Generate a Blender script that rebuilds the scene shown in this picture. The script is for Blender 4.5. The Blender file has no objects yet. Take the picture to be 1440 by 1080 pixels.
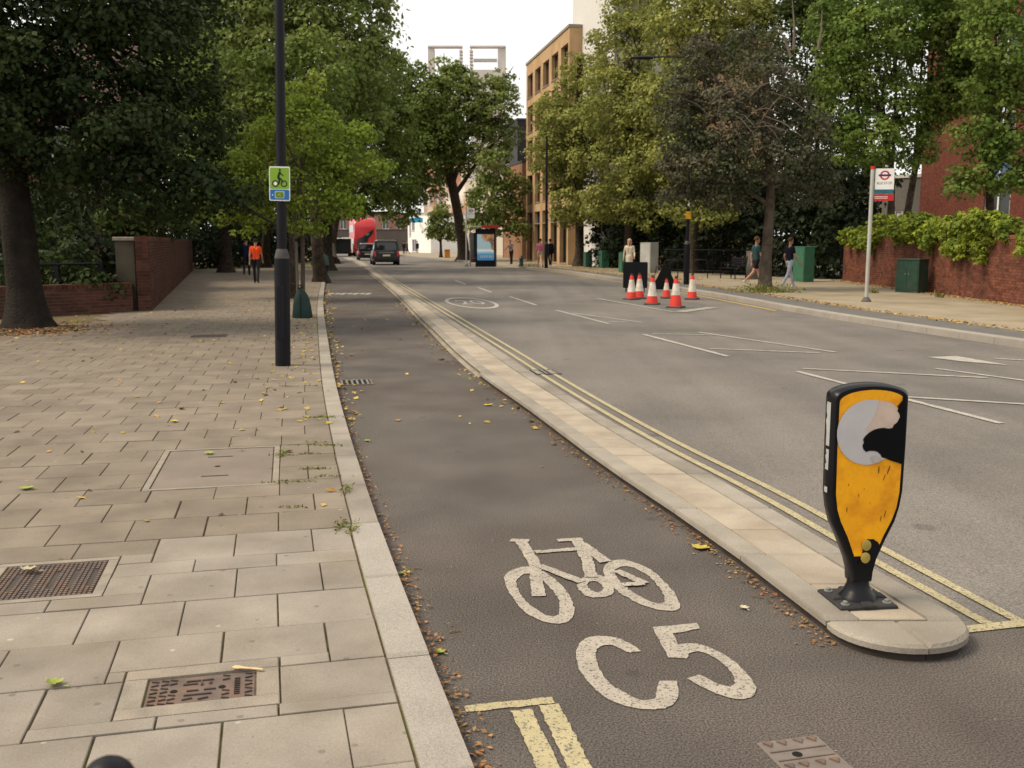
import bpy, bmesh, math, random
import numpy as np
from mathutils import Vector, Matrix
R = math.radians
random.seed(7)
rng = np.random.default_rng(7)
scene = bpy.context.scene
C = scene.collection

# ------------------------------------------------------------ camera, sky, sun, exposure
CAM_H = 1.65
PITCH = math.atan(200 / 1400)
cam_d = bpy.data.cameras.new('camera')
cam_d.lens = 35.0; cam_d.sensor_width = 36.0; cam_d.clip_end = 2000
cam_d.dof.use_dof = True; cam_d.dof.focus_distance = 5.2; cam_d.dof.aperture_fstop = 6.5
cam = bpy.data.objects.new('camera', cam_d); C.objects.link(cam)
cam.location = (0, 0, CAM_H); cam.rotation_euler = (R(90) - PITCH, 0, 0)
scene.camera = cam
SUN_EL, SUN_AZ = 50, -98          # degrees; azimuth from +Y, clockwise positive: the light comes from the left
world = bpy.data.worlds.new('World'); scene.world = world; world.use_nodes = True
nt = world.node_tree; nt.nodes.clear()
wo = nt.nodes.new('ShaderNodeOutputWorld'); bg = nt.nodes.new('ShaderNodeBackground')
sk = nt.nodes.new('ShaderNodeTexSky'); sk.sky_type = 'NISHITA'; sk.sun_disc = False
sk.sun_elevation = R(SUN_EL); sk.sun_rotation = R(SUN_AZ); sk.dust_density = 4
mx = nt.nodes.new('ShaderNodeMix'); mx.data_type = 'RGBA'; mx.inputs[0].default_value = 0.86
tc = nt.nodes.new('ShaderNodeTexCoord'); nz = nt.nodes.new('ShaderNodeTexNoise')
nz.inputs['Scale'].default_value = 2.2; nz.inputs['Detail'].default_value = 5
cr = nt.nodes.new('ShaderNodeValToRGB')
cr.color_ramp.elements[0].color = (9.5, 9.25, 8.75, 1); cr.color_ramp.elements[1].color = (11.0, 10.7, 10.1, 1)
nt.links.new(tc.outputs['Generated'], nz.inputs['Vector']); nt.links.new(nz.outputs['Fac'], cr.inputs['Fac'])
nt.links.new(sk.outputs[0], mx.inputs[6]); nt.links.new(cr.outputs[0], mx.inputs[7])
nt.links.new(mx.outputs[2], bg.inputs['Color']); bg.inputs['Strength'].default_value = 0.1
nt.links.new(bg.outputs[0], wo.inputs['Surface'])
sun_d = bpy.data.lights.new('sun', 'SUN'); sun_d.energy = 3.0; sun_d.angle = R(24); sun_d.color = (1, .87, .66)
sun = bpy.data.objects.new('sun', sun_d); C.objects.link(sun)
az = R(SUN_AZ); el = R(SUN_EL)
sdir = Vector((math.sin(az) * math.cos(el), math.cos(az) * math.cos(el), math.sin(el)))
sun.rotation_euler = sdir.to_track_quat('Z', 'Y').to_euler(); sun.location = sdir * 60
scene.view_settings.view_transform = 'Standard'; scene.view_settings.look = 'None'
scene.view_settings.exposure = 0.3; scene.view_settings.gamma = 1
scene.render.resolution_x = 1024; scene.render.resolution_y = 768
scene.cycles.use_denoising = True

# ------------------------------------------------------------ survey helpers (pixel of the survey photo -> metres)
def ground(u, v, z=0.0):
    x = u - 720; zz = (540 - v) * math.cos(PITCH) - 1400 * math.sin(PITCH)
    y = 1400 * math.cos(PITCH) + (540 - v) * math.sin(PITCH)
    s = (CAM_H - z) / -zz
    return Vector((x * s, y * s, z))
def at(u, v, Y):
    zz = (540 - v) * math.cos(PITCH) - 1400 * math.sin(PITCH)
    y = 1400 * math.cos(PITCH) + (540 - v) * math.sin(PITCH)
    s = Y / y
    return Vector(((u - 720) * s, Y, CAM_H + zz * s))
def pchip(pts):
    P = sorted((p[1], p[0]) for p in pts)
    X = np.array([p[0] for p in P]); Yv = np.array([p[1] for p in P])
    h = np.diff(X); d = np.diff(Yv) / h; m = np.zeros(len(X))
    m[0] = d[0]; m[-1] = d[-1]
    for i in range(1, len(X) - 1):
        m[i] = (d[i - 1] * h[i] + d[i] * h[i - 1]) / (h[i] + h[i - 1])
    def f(y):
        if y <= X[0]: return float(Yv[0] + m[0] * (y - X[0]))
        if y >= X[-1]: return float(Yv[-1] + m[-1] * (y - X[-1]))
        i = int(np.searchsorted(X, y) - 1); t = (y - X[i]) / h[i]
        return float((1 + 2*t) * (1-t)**2 * Yv[i] + t * (1-t)**2 * h[i] * m[i] + t*t*(3-2*t) * Yv[i+1] + t*t*(t-1) * h[i] * m[i+1])
    return f
kerbL = pchip([(.60, 0), (-.11, 2.84), (-.66, 5.1), (-1.58, 9.21), (-3.16, 16.98), (-4.73, 25), (-7.04, 37.6), (-11.89, 64.7), (-20.6, 110), (-36, 180)])
islL = pchip([(1.33, 4.0), (1.14, 5.03), (.66, 7.08), (.18, 9.39), (-.31, 11.6), (-1.64, 19.1), (-3.33, 29.2), (-7.02, 49.9), (-12.22, 78.3), (-19.3, 112)])
islR = pchip([(1.905, 4.0), (1.69, 5.02), (1.46, 6.22), (1.04, 7.98), (.39, 11.23), (-.24, 14.8), (-1.6, 22.35), (-4.12, 36.2), (-6.42, 48.8), (-11.55, 78.3), (-18.6, 112)])
farK = pchip([(10.9, 0), (9.6, 7), (8.0, 15.5), (7.06, 20.6), (6.06, 30.4), (4.68, 41.1), (2.38, 55.9), (-.98, 69.1), (-7.64, 98), (-15, 125), (-30, 180)])

# ------------------------------------------------------------ materials
MATS = {}
def M(name, col, rough=.75, var=.18, scale=6., bump=0., bscale=80., spec=.3, metal=0., fine=0., fscale=200., objvar=0., tint=None, tscale=1., trange=(.45, .65), island=0., transl=0., dist=.004, spots=None, streak=0.):
    if name in MATS: return MATS[name]
    m = bpy.data.materials.new(name); m.use_nodes = True; t = m.node_tree; N = t.nodes; L = t.links
    b = N['Principled BSDF']; b.inputs['Roughness'].default_value = rough; b.inputs['Metallic'].default_value = metal
    b.inputs['Specular IOR Level'].default_value = spec
    geo = N.new('ShaderNodeNewGeometry'); pos = geo.outputs['Position']
    def noise(sc, det=4):
        n = N.new('ShaderNodeTexNoise'); n.inputs['Scale'].default_value = sc; n.inputs['Detail'].default_value = det
        L.new(pos, n.inputs['Vector']); return n.outputs['Fac']
    def maprange(v, a, c2, lo=.3, hi=.7):
        r = N.new('ShaderNodeMapRange'); r.inputs[1].default_value = lo; r.inputs[2].default_value = hi
        r.inputs[3].default_value = a; r.inputs[4].default_value = c2; L.new(v, r.inputs[0]); return r.outputs[0]
    def mul(a, b2):
        r = N.new('ShaderNodeMath'); r.operation = 'MULTIPLY'; L.new(a, r.inputs[0]); L.new(b2, r.inputs[1]); return r.outputs[0]
    fac = maprange(noise(scale), 1 - var, 1 + var)
    if fine: fac = mul(fac, maprange(noise(fscale, 2), 1 - fine, 1 + fine))
    if objvar:
        oi = N.new('ShaderNodeObjectInfo'); fac = mul(fac, maprange(oi.outputs['Random'], 1 - objvar, 1 + objvar, 0, 1))
    if island: fac = mul(fac, maprange(geo.outputs['Random Per Island'], 1 - island, 1 + island, 0, 1))
    base = N.new('ShaderNodeRGB'); base.outputs[0].default_value = (*col, 1); cin = base.outputs[0]
    if tint:
        mixn = N.new('ShaderNodeMix'); mixn.data_type = 'RGBA'; mixn.inputs[7].default_value = (*tint, 1)
        L.new(maprange(noise(tscale, 6), 0, 1, *trange), mixn.inputs[0]); L.new(cin, mixn.inputs[6]); cin = mixn.outputs[2]
    for (vs, vr, vc, va) in (spots or ()):
        vo = N.new('ShaderNodeTexVoronoi'); vo.inputs['Scale'].default_value = vs; L.new(pos, vo.inputs['Vector'])
        mixs = N.new('ShaderNodeMix'); mixs.data_type = 'RGBA'; mixs.inputs[7].default_value = (*vc, 1)
        L.new(maprange(vo.outputs['Distance'], va, 0, vr * .7, vr), mixs.inputs[0]); L.new(cin, mixs.inputs[6]); cin = mixs.outputs[2]
    if streak:
        mp = N.new('ShaderNodeMapping'); mp.inputs['Rotation'].default_value = (0, 0, R(-11)); mp.inputs['Scale'].default_value = (1.5, .06, 1); L.new(pos, mp.inputs[0])
        n3 = N.new('ShaderNodeTexNoise'); n3.inputs['Scale'].default_value = 1.; n3.inputs['Detail'].default_value = 4; L.new(mp.outputs[0], n3.inputs['Vector']); fac = mul(fac, maprange(n3.outputs['Fac'], 1 - streak, 1 + streak, .35, .65))
    vm = N.new('ShaderNodeVectorMath'); vm.operation = 'SCALE'; L.new(cin, vm.inputs[0]); L.new(fac, vm.inputs['Scale'])
    L.new(vm.outputs[0], b.inputs['Base Color'])
    if bump:
        bn = N.new('ShaderNodeBump'); bn.inputs['Strength'].default_value = bump; bn.inputs['Distance'].default_value = dist
        L.new(noise(bscale, 3), bn.inputs['Height']); L.new(bn.outputs[0], b.inputs['Normal'])
    if transl:
        tr = N.new('ShaderNodeBsdfTranslucent'); L.new(vm.outputs[0], tr.inputs[0]); ms = N.new('ShaderNodeMixShader')
        ms.inputs[0].default_value = transl; L.new(b.outputs[0], ms.inputs[1]); L.new(tr.outputs[0], ms.inputs[2])
        L.new(ms.outputs[0], N['Material Output'].inputs[0])
    MATS[name] = m; return m
def emit(name, col, s):
    m = bpy.data.materials.new(name); m.use_nodes = True; b = m.node_tree.nodes['Principled BSDF']
    b.inputs['Base Color'].default_value = (*col, 1); b.inputs['Emission Color'].default_value = (*col, 1); b.inputs['Emission Strength'].default_value = s
    return m
asphalt_cycle = M('asphalt_cycle', (.099, .086, .077), .9, .18, 1.3, .65, 170, .15, fine=.62, fscale=130, tint=(.084, .069, .061), tscale=.35, dist=.006, spots=((11, .05, (.26, .24, .21), .7), (1.6, .07, (.06, .052, .047), .6)), streak=.06)
asphalt_road = M('asphalt_road', (.158, .142, .128), .85, .12, .5, .8, 150, .2, fine=.42, fscale=120, tint=(.118, .107, .096), tscale=.30, dist=.005, spots=((1.1, .09, (.085, .077, .069), .6), (9, .06, (.30, .28, .25), .6)), streak=.10)
asphalt_patch = M('asphalt_patch', (.12, .112, .102), .85, .12, 2, .6, 150, .3, fine=.3)
def worn(name, col, under, amount):
    m = M(name, col, .7, .12, 9, .5, 160, .3, fine=.2, tint=under, tscale=85, trange=(amount, amount + .09)); return m
paint_white = worn('paint_white', (.34, .30, .25), (.12, .105, .092), .545)
paint_thin = worn('paint_thin', (.40, .37, .33), (.17, .155, .14), .52)
paint_yellow = worn('paint_yellow', (.38, .325, .19), (.12, .105, .09), .545)
slab_m = M('paving_concrete', (.252, .221, .188), .88, .15, 3.2, .35, 120, .15, fine=.10, fscale=160, objvar=.10, tint=(.205, .172, .136), tscale=1.7, trange=(.46, .72), spots=((7, .10, (.15, .125, .10), .7), (4.3, .06, (.36, .33, .29), .8), (21, .10, (.13, .11, .09), .5)))
slab_far = M('paving_concrete_far', (.172, .141, .109), .85, .16, 3.2, .3, 120, .25, fine=.08, fscale=160, island=.08, tint=(.150, .122, .092), tscale=.7, trange=(.48, .75))  # distant slabs toned down, tree shade put into their colour
slab_old_shade = M('paving_concrete_old_shade', (.188, .156, .123), .88, .16, 3.2, .45, 110, .2, fine=.14, fscale=150, objvar=.10, tint=(.155, .128, .098), tscale=1.1, trange=(.46, .72), spots=((6, .10, (.11, .09, .07), .7), (4.3, .06, (.28, .25, .21), .8)))  # older slabs, further darkened: shade under the trees put into the colour
joint_m = M('joint_moss', (.125, .092, .058), .95, .3, 12, .6, 90, .1, tint=(.11, .105, .030), tscale=2.2, trange=(.48, .62))
granite = M('granite_kerb', (.29, .262, .23), .8, .08, 4, .5, 140, .3, fine=.28, fscale=230, objvar=.06)
conc_kerb = M('concrete_kerb', (.27, .24, .203), .82, .12, 4, .4, 120, .25, fine=.16, fscale=180, objvar=.07, tint=(.20, .176, .144), tscale=1.3)
buff_slab = M('buff_slab', (.335, .285, .225), .85, .10, 5, .35, 130, .25, fine=.14, objvar=.06, tint=(.28, .232, .178), tscale=2.4)
conc_frame = M('concrete_frame', (.235, .205, .170), .9, .15, 10, .6, 90, .2, fine=.22, tint=(.25, .21, .17), tscale=6)
conc_pink = M('concrete_pink', (.188, .156, .130), .9, .12, 5, .4, 110, .2, fine=.16, tint=(.16, .135, .11), tscale=2.5)
iron = M('cast_iron', (.115, .083, .068), .6, .2, 14, .4, 140, .4, tint=(.15, .09, .06), tscale=10)
iron_dark = M('cast_iron_dark', (.055, .043, .037), .65, .2, 14, .3, 140, .3)
hole_m = M('black_hole', (.004, .004, .004), .9, 0.05)
soil = M('soil', (.10, .072, .045), .95, .3, 3, .7, 40, .1, tint=(.07, .055, .03), tscale=1.4)
pave_right = M('paving_right', (.285, .238, .170), .85, .12, 1.2, .3, 100, .25, fine=.08, tint=(.235, .19, .125), tscale=.5)
black_metal = M('black_paint', (.006, .006, .009), .45, .2, 5, .05, 60, .2)
dark_green = M('dark_green_paint', (.018, .050, .034), .5, .2, 6, .06, 50, .35, tint=(.03, .045, .035), tscale=3)
mid_green = M('green_paint', (.035, .125, .075), .5, .15, 5, .05, 50, .35)
grey_paint = M('grey_paint', (.42, .42, .40), .5, .08, 4, .03, 50, .35, tint=(.36, .35, .32), tscale=2)
bark = M('bark', (.062, .047, .036), .95, .35, 5, 1., 26, .1, tint=(.035, .028, .022), tscale=9, dist=.03)
bark_light = M('bark_light', (.11, .085, .065), .95, .3, 4, 1., 24, .1, tint=(.065, .052, .04), tscale=8, dist=.03)
mortar = M('mortar', (.20, .165, .135), .95, .15, 8, .4, 80, .1)
brick_m = M('brick_red', (.20, .072, .045), .9, .2, 5, .4, 70, .15, fine=.15, island=.28, objvar=.25, tint=(.14, .055, .04), tscale=1.2)
white_m = M('white_paint', (.78, .77, .74), .5, .05, 3)
steel = M('galvanised', (.22, .22, .215), .45, .1, 8, metal=.4)
glass_dark = M('dark_glass', (.012, .014, .016), .08, .1, 2, spec=.6)
glass_grey = M('window_glass', (.05, .058, .062), .1, .3, .8, spec=.6)
red_m = M('red_paint', (.50, .022, .022), .45, .08, 3)
rubber = M('rubber', (.012, .012, .012), .8, .1, 8)

def leafmat(name, col, tint, isl=.22, tr=.28, ts=.9):
    return M(name, col, .6, .26, .7, spec=.13, island=isl, tint=tint, tscale=ts, trange=(.42, .62), transl=tr)
leaf_dark = leafmat('leaf_dark', (.056, .085, .022), (.085, .112, .030))
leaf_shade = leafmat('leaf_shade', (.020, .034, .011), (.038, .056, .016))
leaf_mid = leafmat('leaf_mid', (.105, .150, .030), (.150, .185, .040), tr=.34)
leaf_far_haze = leafmat('leaf_far_haze', (.150, .195, .048), (.200, .235, .065), tr=.38)  # lighter green, lift of distance haze put into the leaf colour
leaf_bright = leafmat('leaf_bright', (.190, .260, .034), (.240, .290, .045), tr=.40)
leaf_lime = leafmat('leaf_lime', (.285, .290, .075), (.190, .210, .050), tr=.3, ts=.6)
leaf_purple = leafmat('leaf_purple', (.098, .090, .058), (.066, .080, .036))
leaf_right = leafmat('leaf_right', (.110, .170, .032), (.165, .220, .045), tr=.36)
leaf_ivy = leafmat('leaf_ivy', (.25, .30, .035), (.13, .18, .03), tr=.3, ts=2.2)
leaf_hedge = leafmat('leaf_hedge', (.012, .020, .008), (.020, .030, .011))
leaf_fallen = M('leaf_fallen', (.36, .27, .055), .8, .2, 9, island=.35, tint=(.30, .16, .05), tscale=3)
leaf_litter = M('leaf_litter', (.24, .105, .045), .9, .2, 9, island=.45, tint=(.30, .19, .06), tscale=1.1)

# ------------------------------------------------------------ mesh helpers
class MB:
    def __init__(s): s.v = []; s.f = []
    def quad(s, *p): i = len(s.v); s.v += [tuple(q) for q in p]; s.f.append(tuple(range(i, i + len(p))))
    def box(s, x0, x1, y0, y1, z0, z1, b=0.):
        if b: return s.stone([(x0, y0), (x1, y0), (x1, y1), (x0, y1)], z0, z1, b)
        i = len(s.v); s.v += [(x0,y0,z0),(x1,y0,z0),(x1,y1,z0),(x0,y1,z0),(x0,y0,z1),(x1,y0,z1),(x1,y1,z1),(x0,y1,z1)]
        s.f += [tuple(i + k for k in q) for q in ((0,3,2,1),(4,5,6,7),(0,1,5,4),(1,2,6,5),(2,3,7,6),(3,0,4,7))]
    def stone(s, pl, z0, z1, b=.006, zt=None):
        n = len(pl); cx = sum(p[0] for p in pl) / n; cy = sum(p[1] for p in pl) / n; i = len(s.v)
        ins = []
        for p in pl:
            d = math.hypot(p[0] - cx, p[1] - cy) or 1; k = min(.4, 1.4 * b / d); ins.append((p[0] + (cx - p[0]) * k, p[1] + (cy - p[1]) * k))
        s.v += [(p[0], p[1], z0) for p in pl] + [(p[0], p[1], z1 - b) for p in pl] + [(p[0], p[1], z1) for p in ins]
        for k in range(n):
            k2 = (k + 1) % n
            s.f += [(i+k, i+k2, i+n+k2, i+n+k), (i+n+k, i+n+k2, i+2*n+k2, i+2*n+k)]
        s.f.append(tuple(i + 2*n + k for k in range(n))); s.f.append(tuple(i + n - 1 - k for k in range(n)))
    def prism(s, poly, z0, z1):
        n = len(poly); i = len(s.v); s.v += [(*p, z0) for p in poly] + [(*p, z1) for p in poly]
        s.f.append(tuple(i + n - 1 - k for k in range(n))); s.f.append(tuple(i + n + k for k in range(n)))
        for k in range(n): k2 = (k + 1) % n; s.f.append((i+k, i+k2, i+n+k2, i+n+k))
    def tube(s, pts, rad, n=8, cap=True):
        pts = [Vector(p) for p in pts]
        if not hasattr(rad, '__len__'): rad = [rad] * len(pts)
        i = len(s.v); a = None
        for k, p in enumerate(pts):
            d = (pts[min(k+1, len(pts)-1)] - pts[max(k-1, 0)]).normalized()
            if a is None: a = d.cross(Vector((0, 0, 1)) if abs(d.z) < .9 else Vector((0, 1, 0)))
            else:
                a2 = a - d * a.dot(d); a = a2 if a2.length > 1e-4 else d.orthogonal()
            a.normalize(); b = d.cross(a)
            for j in range(n):
                q = 2 * math.pi * j / n; s.v.append(tuple(p + (a * math.cos(q) + b * math.sin(q)) * rad[k]))
        for k in range(len(pts) - 1):
            for j in range(n):
                j2 = (j + 1) % n; s.f.append((i+k*n+j, i+k*n+j2, i+(k+1)*n+j2, i+(k+1)*n+j))
        if cap: s.f.append(tuple(i + n - 1 - j for j in range(n))); s.f.append(tuple(i + (len(pts)-1)*n + j for j in range(n)))
    def lathe(s, prof, n=16, cx=0, cy=0):
        i = len(s.v)
        for r, z in prof:
            for j in range(n): q = 2*math.pi*j/n; s.v.append((cx + r*math.cos(q), cy + r*math.sin(q), z))
        for k in range(len(prof)-1):
            for j in range(n): j2 = (j+1) % n; s.f.append((i+k*n+j, i+k*n+j2, i+(k+1)*n+j2, i+(k+1)*n+j))
        s.f.append(tuple(i + n - 1 - j for j in range(n))); s.f.append(tuple(i + (len(prof)-1)*n + j for j in range(n)))
    def loft(s, rings):
        n = len(rings[0]); i = len(s.v)
        for r in rings: s.v += [tuple(p) for p in r]
        for k in range(len(rings)-1):
            for j in range(n): j2 = (j+1) % n; s.f.append((i+k*n+j, i+k*n+j2, i+(k+1)*n+j2, i+(k+1)*n+j))
        s.f.append(tuple(i + n - 1 - j for j in range(n))); s.f.append(tuple(i + (len(rings)-1)*n + j for j in range(n)))
    def mesh(s, name):
        me = bpy.data.meshes.new(name); me.from_pydata(s.v, [], s.f); me.update(); return me
    def build(s, name, mat, parent=None, smooth=False, loc=None, rz=0., fix=True):
        me = s.mesh(name)
        if fix:
            bm = bmesh.new(); bm.from_mesh(me); bmesh.ops.recalc_face_normals(bm, faces=bm.faces); bm.to_mesh(me); bm.free()
        return link(name, me, mat, parent, smooth, loc, rz)
def link(name, me, mat, parent=None, smooth=False, loc=None, rz=0.):
    if mat and not me.materials: me.materials.append(mat)
    if smooth:
        me.polygons.foreach_set('use_smooth', [True] * len(me.polygons))
        try: me.set_sharp_from_angle(angle=R(42))
        except Exception: pass
    o = bpy.data.objects.new(name, me); C.objects.link(o)
    if parent: o.parent = parent
    if loc is not None: o.location = loc
    if rz: o.rotation_euler = (0, 0, rz)
    return o
def tag(o, label, cat, group=None, kind=None):
    o['label'] = label; o['category'] = cat
    if group: o['group'] = group
    if kind: o['kind'] = kind
    return o
def thing(name, label, cat, loc=(0, 0, 0), rz=0., group=None):
    o = bpy.data.objects.new(name, None); C.objects.link(o); o.location = loc; o.rotation_euler = (0, 0, rz); o.empty_display_size = .2
    return tag(o, label, cat, group)
def struct(o): o['kind'] = 'structure'; return o
def copy_tree(o, parent=None):
    c = o.copy(); C.objects.link(c); c.parent = parent
    for ch in [x for x in bpy.data.objects if x.parent == o]: copy_tree(ch, c)
    return c
def text_mesh(s, size, ext=.001):
    cu = bpy.data.curves.new('lettering', 'FONT'); cu.body = s; cu.size = size; cu.extrude = ext; cu.align_x = 'CENTER'; cu.align_y = 'CENTER'
    o = bpy.data.objects.new('tmp', cu); C.objects.link(o); dg = bpy.context.evaluated_depsgraph_get()
    me = bpy.data.meshes.new_from_object(o.evaluated_get(dg)); bpy.data.objects.remove(o); return me
def sheet(name, L, Rr, z, mat, y0, y1, step=1.0):
    mb = MB(); ys = np.arange(y0, y1 + step * .5, step)
    for a, b in zip(ys[:-1], ys[1:]): mb.quad((L(a), a, z), (Rr(a), a, z), (Rr(b), b, z), (L(b), b, z))
    return struct(mb.build(name, mat))
def leaves(name, pts, nrm, size, mat, parent=None, origin=(0, 0, 0), aspect=.36):
    n = len(pts); up = rng.normal(size=(n, 3)); nrm = nrm / (np.linalg.norm(nrm, axis=1, keepdims=True) + 1e-9)
    a = np.cross(nrm, up); a /= (np.linalg.norm(a, axis=1, keepdims=True) + 1e-9); b = np.cross(nrm, a)
    s = np.asarray(size).reshape(-1, 1) * np.ones((n, 1)); P = pts - np.asarray(origin)
    V = np.stack([P - b*s*.5, P + a*s*aspect - b*s*.05 + nrm*s*.06, P + b*s*.5, P - a*s*aspect - b*s*.05 + nrm*s*.06], 1).reshape(-1, 3)
    me = bpy.data.meshes.new(name); me.vertices.add(4*n); me.vertices.foreach_set('co', V.astype(np.float32).ravel())
    me.loops.add(4*n); me.loops.foreach_set('vertex_index', np.arange(4*n, dtype=np.int32))
    me.polygons.add(n); me.polygons.foreach_set('loop_start', np.arange(0, 4*n, 4, dtype=np.int32))
    me.update(calc_edges=True); me.validate()
    return link(name, me, mat, parent)
def crown_pts(blobs, leaf, layers=3.2, clump=.55, shell=.55):
    """leaves sit on the upper and outer skins of many small boughs, with dark gaps between them"""
    P = []; Nn = []
    for (c, rx, ry, rz) in blobs:
        rad = np.array([rx, ry, rz]); n = int(1.7 * layers * math.pi * rx * rz / (.36 * leaf * leaf)); rm = (rx * ry * rz) ** (1 / 3)
        rc0 = min(max(clump * .85, .30 * rm), .62 * rm); k = int(np.clip(4.6 * (rm / rc0) ** 2, 7, 70)); per = max(14, int(n * .88 / k))
        d = rng.normal(size=(k, 3)); d[:, 2] += .15; d /= np.linalg.norm(d, axis=1, keepdims=True)
        cc = np.array(c) + d * rad * (.50 + .46 * rng.random((k, 1)) ** .7); rc = rc0 * rng.uniform(.65, 1.3, (k, 1))
        cl = np.repeat(cc, per, 0); od = np.repeat(d, per, 0); rr = np.repeat(rc, per, 0); m = len(cl)
        q = rng.normal(size=(m, 3)) + od * .55 + np.array([0, 0, .65]); q /= np.linalg.norm(q, axis=1, keepdims=True)
        rad2 = rr * (rng.uniform(.55, 1.08, (m, 1)) + np.abs(rng.normal(size=(m, 1))) * .10)
        P.append(cl + q * rad2 * np.array([1.1, 1.1, .72])); Nn.append(q + np.array([0, 0, .25]) + rng.normal(size=(m, 3)) * .42)
        f = int(n * .12); e = rng.normal(size=(f, 3)); e /= np.linalg.norm(e, axis=1, keepdims=True)
        P.append(np.array(c) + e * rad * rng.random((f, 1)) ** .5 * .85); Nn.append(rng.normal(size=(f, 3)) + np.array([0, 0, .6]))
    return np.concatenate(P), np.concatenate(Nn)
def tree(name, label, base, trunk, tr, blobs, leaf, mat, layers=3.2, clump=.55, bmat=None, group=None, limbs=True, shell=.5, flare=1.5):
    """base: world point; trunk: list of points upward; blobs: (centre, rx, ry, rz)"""
    base = Vector(base); t = thing(name, label, 'tree', base, group=group)
    mb = MB(); pts = [base - Vector((0, 0, .12))] + [Vector(p) for p in trunk]; fine = []; rr = []
    for i in range(len(pts) - 1):
        for k in range(4):
            f = k / 4; fine.append(pts[i].lerp(pts[i+1], f))
    fine.append(pts[-1]); n = len(fine)
    for i, p in enumerate(fine):
        f = i / (n - 1); rr.append(tr * (1 - .45 * f) * (1 + (flare - 1) * math.exp(-(p.z - base.z) / .28)) * random.uniform(.95, 1.05))
    mb.tube([p - base for p in fine], rr, 12)
    if limbs:
        for (c, rx, ry, rz) in blobs:
            c = Vector(c); s0 = fine[int(n * random.uniform(.55, .98)) - 1]; mid = s0.lerp(c, .5) + Vector((random.uniform(-.3, .3), random.uniform(-.3, .3), .25 * rz * .5))
            mb.tube([s0 - base, mid - base, c - base, c + (c - mid) * .5 - base], [tr * .42, tr * .28, tr * .14, tr * .05], 7)
            for q in range(4):
                e = c + Vector((random.uniform(-1, 1) * rx, random.uniform(-1, 1) * ry, random.uniform(-.6, .8) * rz)) * .8
                mb.tube([mid - base, mid.lerp(e, .5) + Vector((0, 0, .15)) - base, e - base], [tr * .17, tr * .1, .012], 5)
    mb.build('trunk', bmat or bark, t, True)
    P, Nn = crown_pts(blobs, leaf, layers, clump, shell)
    leaves('crown', P, Nn, leaf * rng.uniform(.65, 1.25, (len(P), 1)), mat, t, base)
    return t
def B(u, v, Y, ru, rv, ry=None):
    c = at(u, v, Y); k = Y / 1400
    return (tuple(c), ru * k, (ry if ry else .5 * (ru + rv) * k), rv * k)
#@@SPLIT

# ------------------------------------------------------------ ground, road, cycle track
ZP, ZI, ZR = .06, .075, .11          # left pavement, island, right pavement
mb = MB(); mb.quad((-500, -60, -.09), (500, -60, -.09), (500, 900, -.09), (-500, 900, -.09)); struct(mb.build('ground', soil))
sheet('road', lambda y: kerbL(y) - .05, lambda y: farK(y) + .05, -.004, asphalt_road, -6, 230, 2.)
mb = MB(); ysq = list(np.linspace(-4, 4.1, 14))
for a, b in zip(ysq[:-1], ysq[1:]): mb.quad((kerbL(a) - .03, a, 0), (14, a, 0), (14, b, 0), (kerbL(b) - .03, b, 0))
ysq = [4.1] + list(np.arange(4.5, 112.1, .5))
for a, b in zip(ysq[:-1], ysq[1:]): mb.quad((kerbL(a) - .03, a, 0), (islL(a) + .1, a, 0), (islL(b) + .1, b, 0), (kerbL(b) - .03, b, 0))
struct(mb.build('cycle_track', asphalt_cycle))
def path_frame(y):
    d = (kerbL(y + .4) - kerbL(y - .4)) / .8; l = math.hypot(d, 1); return Vector((kerbL(y), y)), Vector((d / l, 1 / l))
_ys = np.arange(-3, 140, .05); _ks = np.array([kerbL(y) for y in _ys])
_s = np.concatenate([[0], np.cumsum(np.hypot(np.diff(_ks), np.diff(_ys)))])
def st(s, t):
    y = float(np.interp(s, _s, _ys)); p, d = path_frame(y); return (p.x - d.y * t, p.y + d.x * t)
def to_st(x, y):
    best = None
    for k in range(0, len(_ys), 2):
        p, d = path_frame(_ys[k]); q = (x - p.x) * d.x + (y - p.y) * d.y
        if abs(q) < .08:
            t = -(x - p.x) * d.y + (y - p.y) * d.x; return float(_s[k] + q), t
    raise ValueError
bedy = np.arange(-3, 139, 1.)
mb = MB()
for a, b in zip(bedy[:-1], bedy[1:]):
    sa, sb = np.interp([a, b], _ys, _s); w = lambda y: 13. if y < 22 else 9.
    mb.quad((*st(sa, .02), ZP - .0105), (*st(sb, .02), ZP - .0105), (*st(sb, w(a)), ZP - .0105), (*st(sa, w(a)), ZP - .0105))
pavement = struct(mb.build('pavement', joint_m))

# covers in the pavement: name, centre (ground), size across, size along, frame width
cov_def = {'grid': (ground(68, 815, ZP), .47, .50, .05), 'toby': (ground(283, 966, ZP), .385, .235, .085), 'lid': (ground(306, 655, ZP), .78, 1.22, .045), 'far': (ground(294, 472.5, ZP), .55, .55, .02)}
cov = {}
for k, (p, w, l, fr) in cov_def.items():
    s, t = to_st(p.x, p.y); cov[k] = (s, t, w, l, fr)
holes = [(s - l/2 - fr, s + l/2 + fr, t - w/2 - fr, t + w/2 + fr) for (s, t, w, l, fr) in cov.values()]
s, t = to_st(-2.97, 12.83); 
def cut(rects, h):
    out = []
    for (a, b, c, d) in rects:
        if h[0] >= b or h[1] <= a or h[2] >= d or h[3] <= c: out.append((a, b, c, d)); continue
        if h[0] > a: out.append((a, h[0], c, d))
        if h[1] < b: out.append((h[1], b, c, d))
        a2, b2 = max(a, h[0]), min(b, h[1])
        if h[2] > c: out.append((a2, b2, c, h[2]))
        if h[3] < d: out.append((a2, b2, h[3], d))
    return [r for r in out if r[1] - r[0] > .025 and r[3] - r[2] > .025]
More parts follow.
